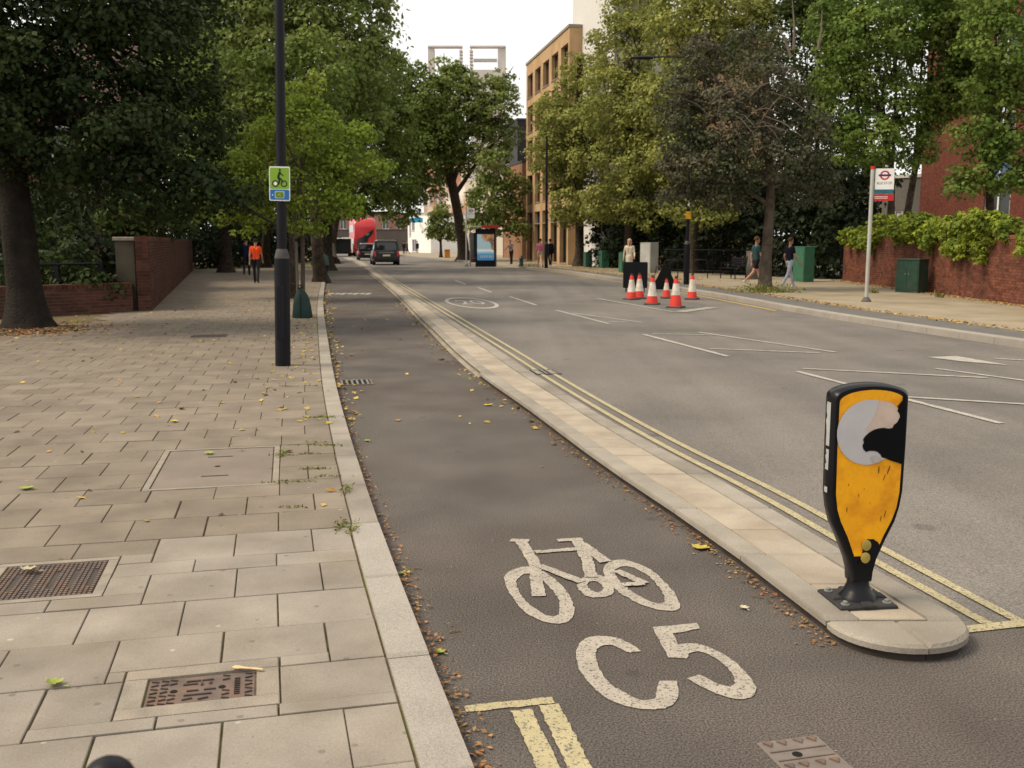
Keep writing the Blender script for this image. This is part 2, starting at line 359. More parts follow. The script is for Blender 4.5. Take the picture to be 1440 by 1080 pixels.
SL = .404; slabs = []; row = 0; sv = 4.9
while sv < 66:
    g = .0030 if sv < 13 else .0024; off = (0, .21, .02, .19)[row % 4]; tt = .172 if sv < 8.4 else .156
    wid = SL if row != 8 else .20
    edges = [tt] + ([tt + off] if off > .1 else []) ; lim = 11.5 if sv < 24 else (4.3 + (sv - 24) * .1)
    if off <= .1: edges = [tt]
    while edges[-1] < lim: edges.append(edges[-1] + .402 + random.uniform(-.004, .004))
    for c, d in zip(edges[:-1], edges[1:]):
        rects = [(sv, sv + wid, c, d)]
        for h in holes: rects = cut(rects, h)
        for (a, b, c2, d2) in rects: slabs.append((a + g * random.uniform(.6, 1.5), b - g * random.uniform(.6, 1.5), c2 + g * random.uniform(.6, 1.7), d2 - g * random.uniform(.6, 1.7)))
    sv += wid; row += 1
def slab_quad(r):
    return [st(r[0], r[2]), st(r[1], r[2]), st(r[1], r[3]), st(r[0], r[3])]
vis = []
for r in slabs:
    q = slab_quad(r); cx = sum(p[0] for p in q) / 4; cy = sum(p[1] for p in q) / 4
    u = 720 + 1400 * cx / max(.5, cy); vis.append((0 if u > -330 and cy > 2.0 else 1, cy, r, q))
vis.sort(key=lambda e: (e[0], e[1]))
rest = MB()
for k, (hid, cy, r, q) in enumerate(vis):
    dz = random.uniform(-.002, .002)
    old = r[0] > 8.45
    if k < 300 and not hid:
        m1 = MB(); cx = sum(p[0] for p in q) / 4
        m1.stone([(p[0] - cx, p[1] - cy) for p in q], -.05, 0, .0028)
        o = m1.build('paving_slab', slab_old_shade if old else slab_m, pavement, loc=(cx, cy, ZP + dz)); o.rotation_euler = (random.uniform(-.004, .004), random.uniform(-.004, .004), 0)
    else: rest.stone(q, ZP - .03, ZP + dz * .7, .004)
o = rest.build('distant_paving_slabs', slab_far, pavement); o['kind'] = 'stuff'

# kerb stones along the left pavement
kerb = struct(MB().build('kerb', granite, fix=False))
mb = MB(); sv = 4.2; k = 0; core = MB()
while sv < 118:
    ln = random.uniform(.86, .95); w = .165 if sv < 8.4 else .15
    y0 = float(np.interp(sv, _s, _ys))
    q = [st(sv + .004, 0), st(sv + ln - .004, 0), st(sv + ln - .004, w), st(sv + .004, w)]
    if k < 60:
        m1 = MB(); m1.stone(q, -.06, ZP + random.uniform(-.002, .003), .012); m1.build('kerb_stone', granite if k < 5 else conc_kerb, kerb)
    else: mb.stone(q, -.06, ZP, .012)
    sv += ln; k += 1
o = mb.build('distant_kerb_stones', conc_kerb, kerb); o['kind'] = 'stuff'

# separator island between cycle track and road
island = tag(thing('separator_island', 'long raised kerb island of buff slabs beside the cycle track', 'traffic island'), 'long raised kerb island of buff slabs beside the cycle track', 'traffic island')
ys = [4.02]
while ys[-1] < 100: ys.append(ys[-1] + .89 + random.uniform(-.01, .01))
def isl_pt(y, f):
    return (islL(y) + (islR(y) - islL(y)) * f, y)
far_mb = {'k': MB(), 's': MB()}
def isl_rise(y): return ZI if y < 11.8 else ZI
for k, (a, b) in enumerate(zip(ys[:-1], ys[1:])):
    a2, b2 = a + .004, b - .004; near = k < 42; z = ZI + random.uniform(-.002, .002)
    for side in (0, 1):
        f0, f1 = ((0, .25) if side == 0 else (.745, 1))
        m1 = MB() if near else far_mb['k']
        pl = [isl_pt(a2, f0 + .0), isl_pt(a2, f1 - .008), isl_pt(b2, f1 - .008), isl_pt(b2, f0)] if side == 0 else [isl_pt(a2, f0 + .008), isl_pt(a2, f1), isl_pt(b2, f1), isl_pt(b2, f0 + .008)]
        splay = side == 0 and a > 11.3
        if splay:
            i = len(m1.v); e = .075
            m1.v += [(pl[0][0] - .01, pl[0][1], -.05), (pl[1][0], pl[1][1], -.05), (pl[2][0], pl[2][1], -.05), (pl[3][0] - .01, pl[3][1], -.05),
                     (pl[0][0] - .01, pl[0][1], .012), (pl[0][0] + e, pl[0][1], z), (pl[1][0], pl[1][1], z), (pl[2][0], pl[2][1], z), (pl[3][0] + e, pl[3][1], z), (pl[3][0] - .01, pl[3][1], .012)]
            m1.f += [(i+4, i+5, i+8, i+9), (i+5, i+6, i+7, i+8), (i, i+4, i+9, i+3), (i, i+1, i+6, i+5, i+4), (i+3, i+9, i+8, i+7, i+2), (i+1, i+2, i+7, i+6), (i, i+3, i+2, i+1)]
        elif side == 0: m1.stone(pl, .042, z, .012)
        else: m1.stone(pl, -.05, z, .014)
        if near: m1.build('kerb_stone', conc_kerb, island)
    n = 3 if a > 6.6 else 2
    for j in range(n):
        c, d = a + (b - a) * j / n + .004, a + (b - a) * (j + 1) / n - .004
        m1 = MB() if near else far_mb['s']
        m1.stone([isl_pt(c, .258), isl_pt(c, .737), isl_pt(d, .737), isl_pt(d, .258)], -.02, z - .003 + random.uniform(-.0015, .0015), .004)
        if near: m1.build('paving_slab', buff_slab, island)
for k2, nm, m_ in (('k', 'distant_kerb_stones', conc_kerb), ('s', 'distant_paving_slabs', buff_slab)):
    o = far_mb[k2].build(nm, m_, island); o['kind'] = 'stuff'
mb = MB()
for a, b in zip(ys[:-1], ys[1:]):
    mb.quad((*isl_pt(a, .03), .055), (*isl_pt(a, .97), .055), (*isl_pt(b, .97), .055), (*isl_pt(b, .03), .055))
mb.build('joint_bed', joint_m, island)
footing_dark = M('kerb_footing_dark', (.045, .036, .030), .9, .3, 6, .5, 60, .15)  # dark tone for the inset course below kerb and nose stones
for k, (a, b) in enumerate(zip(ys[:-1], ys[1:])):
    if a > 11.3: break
    m1 = MB(); m1.stone([(isl_pt(a, 0)[0] + .022, a), isl_pt(a, .25), isl_pt(b, .25), (isl_pt(b, 0)[0] + .022, b)], -.05, .041, .002); m1.build('kerb_footing', footing_dark, island)
# rounded nose of two stones
La, Ra = Vector(isl_pt(4.012, 0)), Vector(isl_pt(4.012, 1)); mid = (La + Ra) / 2; ax = (Ra - La) / 2; fw = Vector((ax.y, -ax.x)).normalized() * .27
split = R(-78)
for (a0, a1) in ((math.pi, math.pi + R(96)), (math.pi + R(97), 2 * math.pi)):
    n = 9; arc = [mid + ax * math.cos(a0 + (a1 - a0) * i / n) + fw * (-math.sin(a0 + (a1 - a0) * i / n)) for i in range(n + 1)]
    m1 = MB(); m1.stone([(p.x, p.y) for p in arc] + [(mid.x, mid.y)], .036, ZI - .002, .014); m1.build('nose_stone', conc_kerb, island)
    m1 = MB(); m1.stone([((p.x - mid.x) * .93 + mid.x, (p.y - mid.y) * .93 + mid.y) for p in arc] + [(mid.x, mid.y)], -.05, .035, .002); m1.build('kerb_footing', footing_dark, island)

# right pavement: kerb, asphalt strip, paving
sheet('right_footway', lambda y: farK(y) + .2, lambda y: farK(y) + 24, ZR - .006, pave_right, -4, 200, 2.)
sheet('right_asphalt_strip', lambda y: farK(y) + .2, lambda y: farK(y) + 1.25 - (.0 if y < 45 else min(1, (y - 45) * .05)), ZR, asphalt_patch, -4, 64, 2.)
rk = struct(MB().build('right_kerb', granite, fix=False)); mb = MB(); y = 8.; k = 0
while y < 130:
    ln = .91; q = [(farK(y + .005), y + .005), (farK(y + .005) + .22, y + .005), (farK(y + ln - .005) + .22, y + ln - .005), (farK(y + ln - .005), y + ln - .005)]
    if 13 < y < 50: m1 = MB(); m1.stone(q, -.05, ZR + .012, .015); m1.build('kerb_stone', granite, rk)
    else: mb.stone(q, -.05, ZR + .012, .015)
    y += ln; k += 1
o = mb.build('distant_kerb_stones', granite, rk); o['kind'] = 'stuff'

# ------------------------------------------------------------ covers and gratings
def cover_frame(key, name, label, cat, fmat, build_lid):
    s, t, w, l, fr = cov[key]; x, y = st(s, t); _, d = path_frame(y); rz = math.atan2(d.y, d.x) - math.pi / 2
    th = thing(name, label, cat, (x, y, ZP), rz); W, L = w / 2, l / 2
    m1 = MB()
    for (a, b, c, e) in ((-W-fr+.004, W+fr-.004, L+.001, L+fr-.004), (-W-fr+.004, W+fr-.004, -L-fr+.004, -L-.001), (-W-fr+.004, -W-.001, -L, L), (W+.001, W+fr-.004, -L, L)): m1.box(a, b, c, e, -.05, 0, .003)
    m1.build('frame', fmat, th); build_lid(th, W - .006, L - .006); return th
def lid_grid(th, W, L):
    m1 = MB(); m1.box(-W, W, -L, L, -.04, -.008); m1.build('lid', iron_dark, th); nx, ny = 21, 17
    m2 = MB()
    for i in range(nx):
        for j in range(ny):
            if i % 4 == 3 and 3 < j < 13: continue
            x = -W + (i + .5) * 2 * W / nx; y = -L + (j + .5) * 2 * L / ny; a = W / nx * .62; b = L / ny * .70
            m2.box(x - a, x + a, y - b, y + b, -.009, -.002)
    o = m2.build('tread_pattern', iron, th); o['kind'] = 'stuff'
cover_frame('grid', 'access_cover', 'square brown iron grid cover at left edge of pavement', 'manhole cover', conc_frame, lid_grid)
def lid_toby(th, W, L):
    m1 = MB(); m1.box(-W, W, -L, L, -.04, -.008); m1.build('lid', iron, th); m2 = MB()
    def dash(x, y, ln, a, wd=.006):
        dx, dy = math.cos(a) * ln / 2, math.sin(a) * ln / 2; nx, ny = -math.sin(a) * wd / 2, math.cos(a) * wd / 2
        m2.prism([(x - dx - nx, y - dy - ny), (x + dx - nx, y + dy - ny), (x + dx + nx, y + dy + ny), (x - dx + nx, y - dy + ny)], -.0085, -.003)
    for i, x in enumerate((-.165, -.13, -.10, .085, .165)):
        for j in range(7):
            if i in (2, 3) and 2 < j < 5: continue
            dash(x, -.095 + j * .031, .026, R(18) if j % 2 else R(-22))
    for x, y, l2, a in ((-.03, .07, .05, 0), (.02, .07, .04, 0), (-.04, .045, .05, 0), (.0, .04, .022, R(90)), (.03, .045, .022, R(90)), (-.03, -.01, .04, 0), (.03, -.01, .04, 0), (-.01, -.045, .095, 0), (-.045, -.075, .035, R(15)), (.01, -.08, .035, R(15))): dash(x, y, l2, a, .008)
    for j in range(9): dash(.125, -.07 + j * .016, .02, 0, .004)
    m2.build('raised_marks', iron_dark, th)
    for x in (-.095, .072):
        m3 = MB(); m3.lathe([(.013, -.0075), (.013, -.006)], 10, x, .0); m3.build('key_hole', hole_m, th)
cover_frame('toby', 'surface_box', 'small rusty iron cover with raised marks set in concrete', 'manhole cover', conc_frame, lid_toby)
def lid_conc(th, W, L):
    m1 = MB(); m1.box(-W, W, -L, L, -.04, -.004, .004); m1.build('lid', conc_pink, th)
    for y in (-.3, .33):
        m2 = MB(); m2.box(-.09, .09, y - .018, y + .018, -.006, -.0035); m2.build('lifting_slot', iron_dark, th)
    m2 = MB(); m2.lathe([(.022, -.006), (.022, -.003)], 10); m2.build('lifting_eye', hole_m, th)
cover_frame('lid', 'inspection_cover', 'large pinkish concrete inspection cover with two lifting slots', 'manhole cover', conc_frame, lid_conc)
def lid_far(th, W, L):
    m1 = MB(); m1.box(-W, W, -L, L, -.04, -.003, .003); m1.build('lid', iron_dark, th)
cover_frame('far', 'access_cover', 'dark cover in the pavement between tree and lamp post', 'manhole cover', iron, lid_far)
def grating(label, p, rz, w, l, n):
    th = thing('gully_grating', label, 'drain', (p[0], p[1], 0.002), rz, 'street gullies'); m1 = MB()
    m1.box(-w/2, w/2, -l/2, l/2, -.003, .001); m1.build('opening', hole_m, th); m2 = MB()
    for (a, b, c, d) in ((-w/2, w/2, l/2, l/2 + .03), (-w/2, w/2, -l/2 - .03, -l/2), (-w/2 - .03, -w/2, -l/2 - .03, l/2 + .03), (w/2, w/2 + .03, -l/2 - .03, l/2 + .03)): m2.box(a, b, c, d, -.003, .008)
    m2.build('frame', iron, th)
    for i in range(n):
        m3 = MB(); x = -w/2 + (i + .5) * w / n; m3.box(x - .012, x + .012, -l/2, l/2, .0015, .009); m3.build('bar', steel, th)
grating('iron gully grating strewn with leaves by the pavement kerb', ((kerbL(11.65) + .235), 11.65), R(12), .36, .38, 6)
grating('iron gully grating beside the island on the road side', (islR(12.6) + .24, 12.6), R(11), .36, .38, 6)
p = ground(1135, 1068, 0); th = thing('surface_box', 'iron cover in the cycle track cut by the photo bottom', 'manhole cover', (p.x, p.y, 0), R(14))
m1 = MB(); m1.box(-.11, .11, -.13, .13, -.03, .006, .003); m1.build('lid', M('iron_light', (.155, .128, .112), .6, .15, 14, .3, 140, .4), th)
for k, (x, y) in enumerate(((-.08, .10), (-.03, .10), (.03, .10), (.08, .10), (-.08, -.04), (-.03, -.04), (.03, -.04), (.08, -.04))):
    m1 = MB(); m1.prism([(x - .017, y + .014), (x + .017, y + .014), (x, y - .014)], .005, .012); m1.build('tread_stud', iron, th)
for y in (.055, .0): m1 = MB(); m1.box(-.10, .10, y - .003, y + .003, .005, .009); m1.build('rib', iron, th)
m1 = MB(); m1.lathe([(.017, .005), (.017, .0075)], 10, -.02, .027); m1.build('key_hole', hole_m, th)

# ------------------------------------------------------------ painted markings
def spl(pts, n=8, closed=True):
    P = [Vector(p) for p in pts]; out = []; m = len(P)
    for i in range(m if closed else m - 1):
        p0, p1, p2, p3 = (P[(i-1) % m], P[i], P[(i+1) % m], P[(i+2) % m]) if closed else (P[max(i-1, 0)], P[i], P[i+1], P[min(i+2, m-1)])
        for k in range(n):
            t = k / n; out.append(.5 * ((2*p1) + (-p0+p2)*t + (2*p0-5*p1+4*p2-p3)*t*t + (-p0+3*p1-3*p2+p3)*t**3))
    if not closed: out.append(P[-1])
    return out
Z1 = .004
def cz(x, y): return ground(600 + x / 2.4, 720 + y / 2.4, Z1)
def rag(pts, amp=.0045, step=.022):
    out = []; n = len(pts)
    for i in range(n):
        a, b = Vector(pts[i]), Vector(pts[(i + 1) % n]); k = max(1, int((b - a).length / step))
        for j in range(k):
            p = a.lerp(b, j / k); out.append(p + Vector((random.uniform(-amp, amp), random.uniform(-amp, amp), 0)))
    return out
def flat(mb, pts):
    me = bmesh.new(); vs = [me.verts.new(p) for p in pts]; f = me.faces.new(vs); f.normal_update(); r = bmesh.ops.triangulate(me, faces=[f], quad_method='BEAUTY', ngon_method='EAR_CLIP')
    me.verts.index_update(); i = len(mb.v); mb.v += [tuple(v.co) for v in me.verts]
    for f in me.faces: mb.f.append(tuple(i + v.index for v in f.verts))
    me.free()
def ring(mb, outer, inner, z=0):
    o = spl([cz(*p) for p in outer]); n = spl([cz(*p) for p in inner]); m = len(o)
    def res(c):
        P = [c[i] for i in range(len(c))]; ce = sum(P, Vector()) / len(P); a = sorted((math.atan2(p.y - ce.y, p.x - ce.x), p.x, p.y) for p in P)
        an = np.array([q[0] for q in a]); xx = np.array([q[1] for q in a]); yy = np.array([q[2] for q in a]); th = np.linspace(-math.pi, math.pi, 61)[:-1]
        return [Vector((np.interp(t, an, xx, period=2*math.pi), np.interp(t, an, yy, period=2*math.pi), Z1 + z)) for t in th]
    a, b = res(o), res(n)
    jt = lambda: Vector((random.uniform(-.0045, .0045), random.uniform(-.0045, .0045), 0)); a = [p + jt() for p in a]; b = [p + jt() for p in b]
    for i in range(60): j = (i + 1) % 60; mb.quad(a[i], a[j], b[j], b[i])
def stroke(mb, pts, w, z=0):
    P = [cz(*p) + Vector((0, 0, z)) for p in pts]
    for q_, (a, b) in enumerate(zip(P[:-1], P[1:])):
        a = a + Vector((0, 0, .0003 * q_)); b = b + Vector((0, 0, .0003 * q_)); d = (b - a).normalized(); n = Vector((-d.y, d.x, 0)) * w / 2; flat(mb, rag([a - n, b - n, b + n, a + n], .004))
bike = thing('cycle_symbol', 'worn white bicycle symbol painted on the cycle track', 'road marking', cz(560, 230))
def mk(name, fn, mat=None, par=bike):
    m1 = MB(); fn(m1); b0 = par.location if par else Vector(); m1.v = [(v[0] - b0[0], v[1] - b0[1], v[2] - b0[2]) for v in m1.v]; return m1.build(name, mat or paint_white, par)
mk('wheel', lambda m: ring(m, [(265,215),(330,183),(400,203),(468,262),(498,328),(475,370),(420,374),(340,343),(285,280)], [(303,235),(330,207),(378,217),(428,268),(450,312),(442,346),(413,350),(368,326),(322,285)]))
mk('wheel', lambda m: ring(m, [(597,195),(625,165),(680,163),(760,198),(828,262),(855,312),(838,333),(770,327),(690,295),(620,245)], [(632,200),(660,183),(705,190),(760,225),(800,278),(800,305),(765,305),(705,276),(652,232)]))
mk('chainring', lambda m: ring(m, [(510,242),(530,220),(580,213),(622,232),(632,270),(600,287),(548,286),(518,266)], [(541,244),(558,233),(583,239),(596,257),(582,271),(555,264)], .0006))
def frame_strokes(m):
    stroke(m, [(283,95),(345,97)], .055, .0012); stroke(m, [(318,100),(362,168),(378,284)], .062, .0018); stroke(m, [(366,136),(524,124)], .05, .0024)
    stroke(m, [(440,97),(526,92)], .05, .003); stroke(m, [(508,98),(540,160),(556,222)], .062, .0036); stroke(m, [(520,108),(605,170)], .07, .0042)
    stroke(m, [(378,182),(524,238)], .055, .0048); stroke(m, [(640,200),(735,243),(660,248)], .05, .0054)
mk('frame', frame_strokes)
num = thing('route_number_marking', 'worn white C5 painted on the cycle track', 'road marking', cz(800, 520))
Cpoly = [(725,470),(690,445),(640,425),(580,418),(530,430),(505,470),(515,530),(560,590),(620,635),(700,660),(780,665),(830,650),(850,610),(845,570),(785,570),(775,610),(770,630),(720,632),(660,605),(610,570),(580,520),(570,475),(590,452),(630,450),(670,470),(690,474)]
Fpoly = [(762,388),(912,374),(920,393),(832,410),(850,447),(905,443),(980,468),(1050,515),(1100,570),(1112,605),(1085,628),(1030,628),(960,605),(880,562),(920,548),(985,580),(1025,588),(1040,570),(1015,525),(960,485),(915,470),(885,478),(880,495),(815,490),(800,460)]
mk('letter_c', lambda m: flat(m, rag(spl([cz(*p) for p in Cpoly[:14]], 5, False) + spl([cz(*p) for p in Cpoly[14:]], 5, False), .003)), None, num); mk('figure_five', lambda m: flat(m, rag([cz(*p) for p in Fpoly[:4]] + spl([cz(*p) for p in Fpoly[4:14]], 5, False) + spl([cz(*p) for p in Fpoly[14:22]], 5, False) + [cz(*p) for p in Fpoly[22:]], .003)), None, num)
def px_line(name, label, a, b, w, mat=None, group='white road markings', z=Z1):
    A, Bv = ground(*a, z), ground(*b, z); d = (Bv - A).normalized(); n = Vector((-d.y, d.x, 0)) * w / 2
    m1 = MB(); c = (A + Bv) / 2; k = 24; wj = [random.uniform(.8, 1.15) for _ in range(k + 1)]
    for i in range(k):
        p, q = A.lerp(Bv, i / k) - c, A.lerp(Bv, (i + 1) / k) - c; f0, f1 = wj[i], wj[i + 1]; m1.quad(p - n * f0, q - n * f1, q + n * f1, p + n * f0)
    return tag(m1.build(name, mat or paint_thin, loc=c), label, 'road marking', group)
yl = thing('yellow_line_end', 'double yellow line with end bar at photo bottom', 'road marking', cz(330, 700))
def yl_f(m):
    stroke(m, [(132,664),(428,634)], .05); stroke(m, [(318,668),(470,980),(560,1170)], .075, .0008); stroke(m, [(412,650),(560,950),(650,1140)], .075, .0012)
mk('lines', yl_f, paint_yellow, yl)
# double yellow lines beside the island
dy = thing('double_yellow_line', 'double yellow lines running beside the island on the road', 'road marking', (islR(20), 20, 0))
for off in (.17, .33):
    m1 = MB(); yv = np.arange(4.15, 60, .5)
    for a, b in zip(yv[:-1], yv[1:]):
        pts = [(islR(a) + off, a), (islR(a) + off + .058, a), (islR(b) + off + .058, b), (islR(b) + off, b)]
        m1.quad(*[(p[0] - islR(20), p[1] - 20, Z1) for p in pts])
    m1.build('line', paint_yellow, dy)
m1 = MB(); e = islR(4.15)
m1.quad(*[(p[0] - islR(20), p[1] - 20, Z1 + .001) for p in ((e + .02, 4.03), (e + .48, 4.15), (e + .48, 4.22), (e + .02, 4.1))]); m1.build('end_bar', paint_yellow, dy)
fy = thing('yellow_line', 'yellow line along the far kerb of the road', 'road marking', (farK(40), 40, 0)); m1 = MB(); yv = np.arange(24, 92, 1.)
for a, b in zip(yv[:-1], yv[1:]): m1.quad(*[(p[0] - farK(40), p[1] - 40, Z1) for p in ((farK(a) - .32, a), (farK(a) - .22, a), (farK(b) - .22, b), (farK(b) - .32, b))])
m1.build('line', M('paint_yellow_far', (.46, .31, .09), .8, .15, 6), fy)
for k, (a, b, w, lb) in enumerate([((905,470),(1024,501),.09,'left slanting stroke of the zigzag in the middle of the road'), ((917,469),(1002,471),.08,'short upper stroke of the zigzag in the middle of the road'), ((983,467),(1175,495),.08,'long right stroke of the zigzag in the middle of the road'), ((998,490),(1153,496),.09,'lower stroke closing the zigzag in the middle of the road'),
        ((1121,522),(1408,595),.085,'slanting white line passing behind the yellow bollard'), ((1129,518),(1389,531),.085,'long white line just above the yellow bollard'), ((1277,558),(1475,570),.085,'white line starting right of the yellow bollard top'), ((1316,518),(1480,540),.08,'white line at right edge above the bollard lines'),
        ((782,436),(856,455),.08,'far zigzag stroke left of the traffic cones'), ((805,440),(902,453),.08,'far zigzag long stroke below the traffic cones'), ((855,452),(883,452),.08,'far zigzag shortest stroke below the traffic cones'),
        ((717,417),(754,429),.09,'nearest faint dash of the centre line beyond the zigzags'), ((672,404),(691,411),.09,'middle faint dash of the centre line'), ((640,394),(655,400),.09,'farthest faint dash of the centre line'), ((1400,504),(1470,508),.1,'white line at right edge near the far kerb')]):
    px_line('zigzag_line' if k < 11 or k == 14 else 'centre_dash', 'white ' + lb if not lb.startswith(('slanting white','long white','white')) else lb, a, b, w)
m1 = MB(); pl = [ground(*p, Z1) for p in ((1304,502),(1345,500.5),(1420,513.5),(1352,508))]; c = pl[0].copy(); flat(m1, [p - c for p in pl]); tag(m1.build('arrow_marking', paint_thin, loc=c), 'faint white arrow sliver near the far kerb', 'road marking')
r20 = thing('speed_roundel', 'faint oval speed roundel reading 20 on the road', 'road marking', ground(662, 425.5, Z1)); m1 = MB(); cxy = ground(662, 425.5, 0)
wx = 33 / 1400 * cxy.y; l2 = 2.5; _, dd = path_frame(24); axd = Vector((dd.x, dd.y, 0)); side = Vector((dd.y, -dd.x, 0))
for i in range(48):
    a, b = 2*math.pi*i/48, 2*math.pi*(i+1)/48; f = lambda t, k: side * math.cos(t) * wx * k + axd * math.sin(t) * l2 * k
    m1.quad(f(a, 1), f(b, 1), f(b, .86), f(a, .86))
m1.build('ring', paint_thin, r20)
me = text_mesh('20', .75, 0.0005); o = link('figures', me, paint_thin, r20); o.scale = (1, 3.4, 1); o.rotation_euler = (0, 0, math.atan2(dd.y, dd.x) - math.pi/2); o.location = (0, 0, .001)
far_c = thing('far_cycle_symbol', 'far worn white symbol across the cycle track', 'road marking', ground(493, 413, Z1)); m1 = MB()
for i in range(7): m1.box(-.7 + i * .2, -.56 + i * .2, -.5 + .2 * (i % 2), .4, 0, .001)
m1.build('dashes', paint_thin, far_c)
m1 = MB(); pl = [ground(*p, .002) for p in ((842,421),(895,417),(990,427),(1000,434),(955,438),(900,430))]; c = pl[0].copy(); flat(m1, [p - c for p in pl]); tag(m1.build('asphalt_patch', asphalt_patch, loc=c), 'dark rectangular repair patch under the traffic cones', 'road patch')
px_line('repair_seal', 'pale seam along the near edge of the repair patch', (840, 419.5), (948, 438.5), .12, M('seal_pale', (.30, .28, .25), .8), 'seams of the repair patch', .006)
px_line('repair_seal', 'pale dusty band beyond the nearest cone', (955, 438.5), (1003, 432), .35, M('seal_dust', (.27, .25, .215), .9), 'seams of the repair patch', .007)


# ------------------------------------------------------------ yellow keep-left bollard on the island
ty = 4.24; tp = (islL(ty) * .52 + islR(ty) * .48 - .028, ty)
bol = thing('traffic_bollard', 'yellow and black flat bollard with torn white disc on island nose', 'traffic bollard', (tp[0], tp[1], ZI), R(7))
def outline(k, n=10):
    """half widths up the bollard shell; k insets the outline"""
    W = .170 - k
    pr = [(.044 - k * .4, .095 + k), (.047 - k * .4, .135 + k), (.064 - k * .7, .195 + k), (.102 - k * .9, .285 + k * .8), (.140 - k, .365 + k * .5), (.158 - k, .43), (W - .002, .50), (W + .001, .70), (W + .001, .915 - k * .9)]
    return pr, W
def shell_poly(k):
    pr, W = outline(k); zt = .975 - k; zs = .925 - k
    top = [(W * math.cos(a), zs + (zt - zs) * math.sin(a)) for a in np.linspace(.12, math.pi - .12, 15)]
    return [(x, z) for x, z in pr] + top + [(-x, z) for x, z in reversed(pr)]
o0, o1, o2 = shell_poly(0), shell_poly(.010), shell_poly(.026)
D = .047
rings = [[(x, y, z) for x, z in P] for P, y in ((o1, -D), (o0, -D + .016), (o0, D - .016), (o1, D))]
m1 = MB(); m1.loft(rings); m1.build('shell', M('bollard_black', (.006, .006, .008), .33, .15, 8, .08, 70, .22), bol, True)
yel = M('bollard_yellow', (.86, .385, .004), .42, .07, 5, .08, 25, .4, fine=.05, fscale=60, tint=(.66, .235, .006), tscale=9, trange=(.48, .72))
def face_sheet(name, poly, mat, y, par=bol):
    m = MB(); flat(m, [Vector((x, y, z)) for x, z in poly]); return m.build(name, mat, par)
fp = [(x, z) for x, z in shell_poly(.024) if z > .165]
face_sheet('face_panel', fp, yel, -D - .003)
cxz = (-.012, .768); dr = .142
disc = face_sheet('disc', [(cxz[0] + dr * math.cos(a), cxz[1] + dr * math.sin(a)) for a in np.linspace(0, 2*math.pi, 40)[:-1]], M('disc_white', (.52, .50, .50), .5, .06, 6, .05, 40, .4, tint=(.46, .44, .45), tscale=4), -D - .006)
def bz(X, Y): return (cxz[0] + (X - 480) / 240 * .142, cxz[1] + (535 - Y) / 295 * .142)
face_sheet('pink_remnant', [bz(*q) for q in ((555,250),(600,256),(645,275),(690,318),(700,360),(712,400),(690,450),(668,480),(655,500),(630,503),(590,490),(530,507),(470,522),(455,512),(490,450),(520,390),(545,300))], M('pink_film', (.58, .45, .37), .5, .06, 9, .05, 40, tint=(.50, .40, .33), tscale=14), -D - .0072, disc)
face_sheet('torn_patch', [bz(*q) for q in ((742,196),(738,215),(722,222),(725,248),(702,285),(690,300),(695,325),(688,345),(705,372),(712,402),(698,438),(690,452),(668,470),(660,498),(630,506),(592,496),(552,500),(512,515),(480,538),(452,570),(438,600),(446,622),(436,655),(447,690),(466,712),(490,703),(525,703),(552,712),(576,735),(590,766),(615,772),(650,792),(700,812),(755,835),(762,600))], M('torn_black', (.004, .004, .005), .7, .1, 12, spec=.1), -D - .0084, disc)
face_sheet('film_scrap', [bz(*q) for q in ((500,760),(540,742),(575,770),(600,790),(560,812),(520,815))], M('film_grey', (.40, .38, .36), .6, .15, 20), -D - .0072, disc)
scuff = M('scuff_brown', (.20, .085, .012), .8, .4, 60)
for X, Y, w_, h_, tl in ((575, 880, 9, 70, 0), (650, 885, 12, 80, 18), (620, 950, 8, 60, 22), (430, 1110, 7, 30, 0), (345, 1240, 8, 50, 3), (640, 1290, 9, 70, 14), (350, 1010, 6, 26, 0), (520, 1180, 5, 22, 5), (470, 1050, 5, 16, 0), (610, 1330, 7, 60, 12)):
    face_sheet('scuff', [bz(X + dx - tl * dy / 80, Y + dy) for dx, dy in ((-w_ * .3, -h_ / 2), (w_ * .3, -h_ / 2 + 4), (w_ * .5, 0), (w_ * .2, h_ / 2), (-w_ * .3, h_ / 2 - 6), (-w_ * .5, 3))], scuff, -D - .0045)
blk = MATS['bollard_black']
face_sheet('torn_patch', [(-0.012, 0.250), (-0.008, 0.280), (0.008, 0.295), (0.034, 0.295), (0.057, 0.280), (0.072, 0.255), (0.053, 0.205), (0.034, 0.175), (-0.020, 0.175), (-0.030, 0.190), (-0.012, 0.200)], blk, -D - .006)
olive = M('stud_olive', (.36, .27, .06), .5, .1, 20)
for x, z in ((.004, .268), (.002, .212)):
    m1 = MB(); m1.lathe([(.021, 0), (.021, .004), (.016, .006)], 18); o = m1.build('reflector', olive, bol, True); o.location = (x, -D - .006, z); o.rotation_euler = (R(90), 0, 0); o.scale = (1, 1.15, 1)
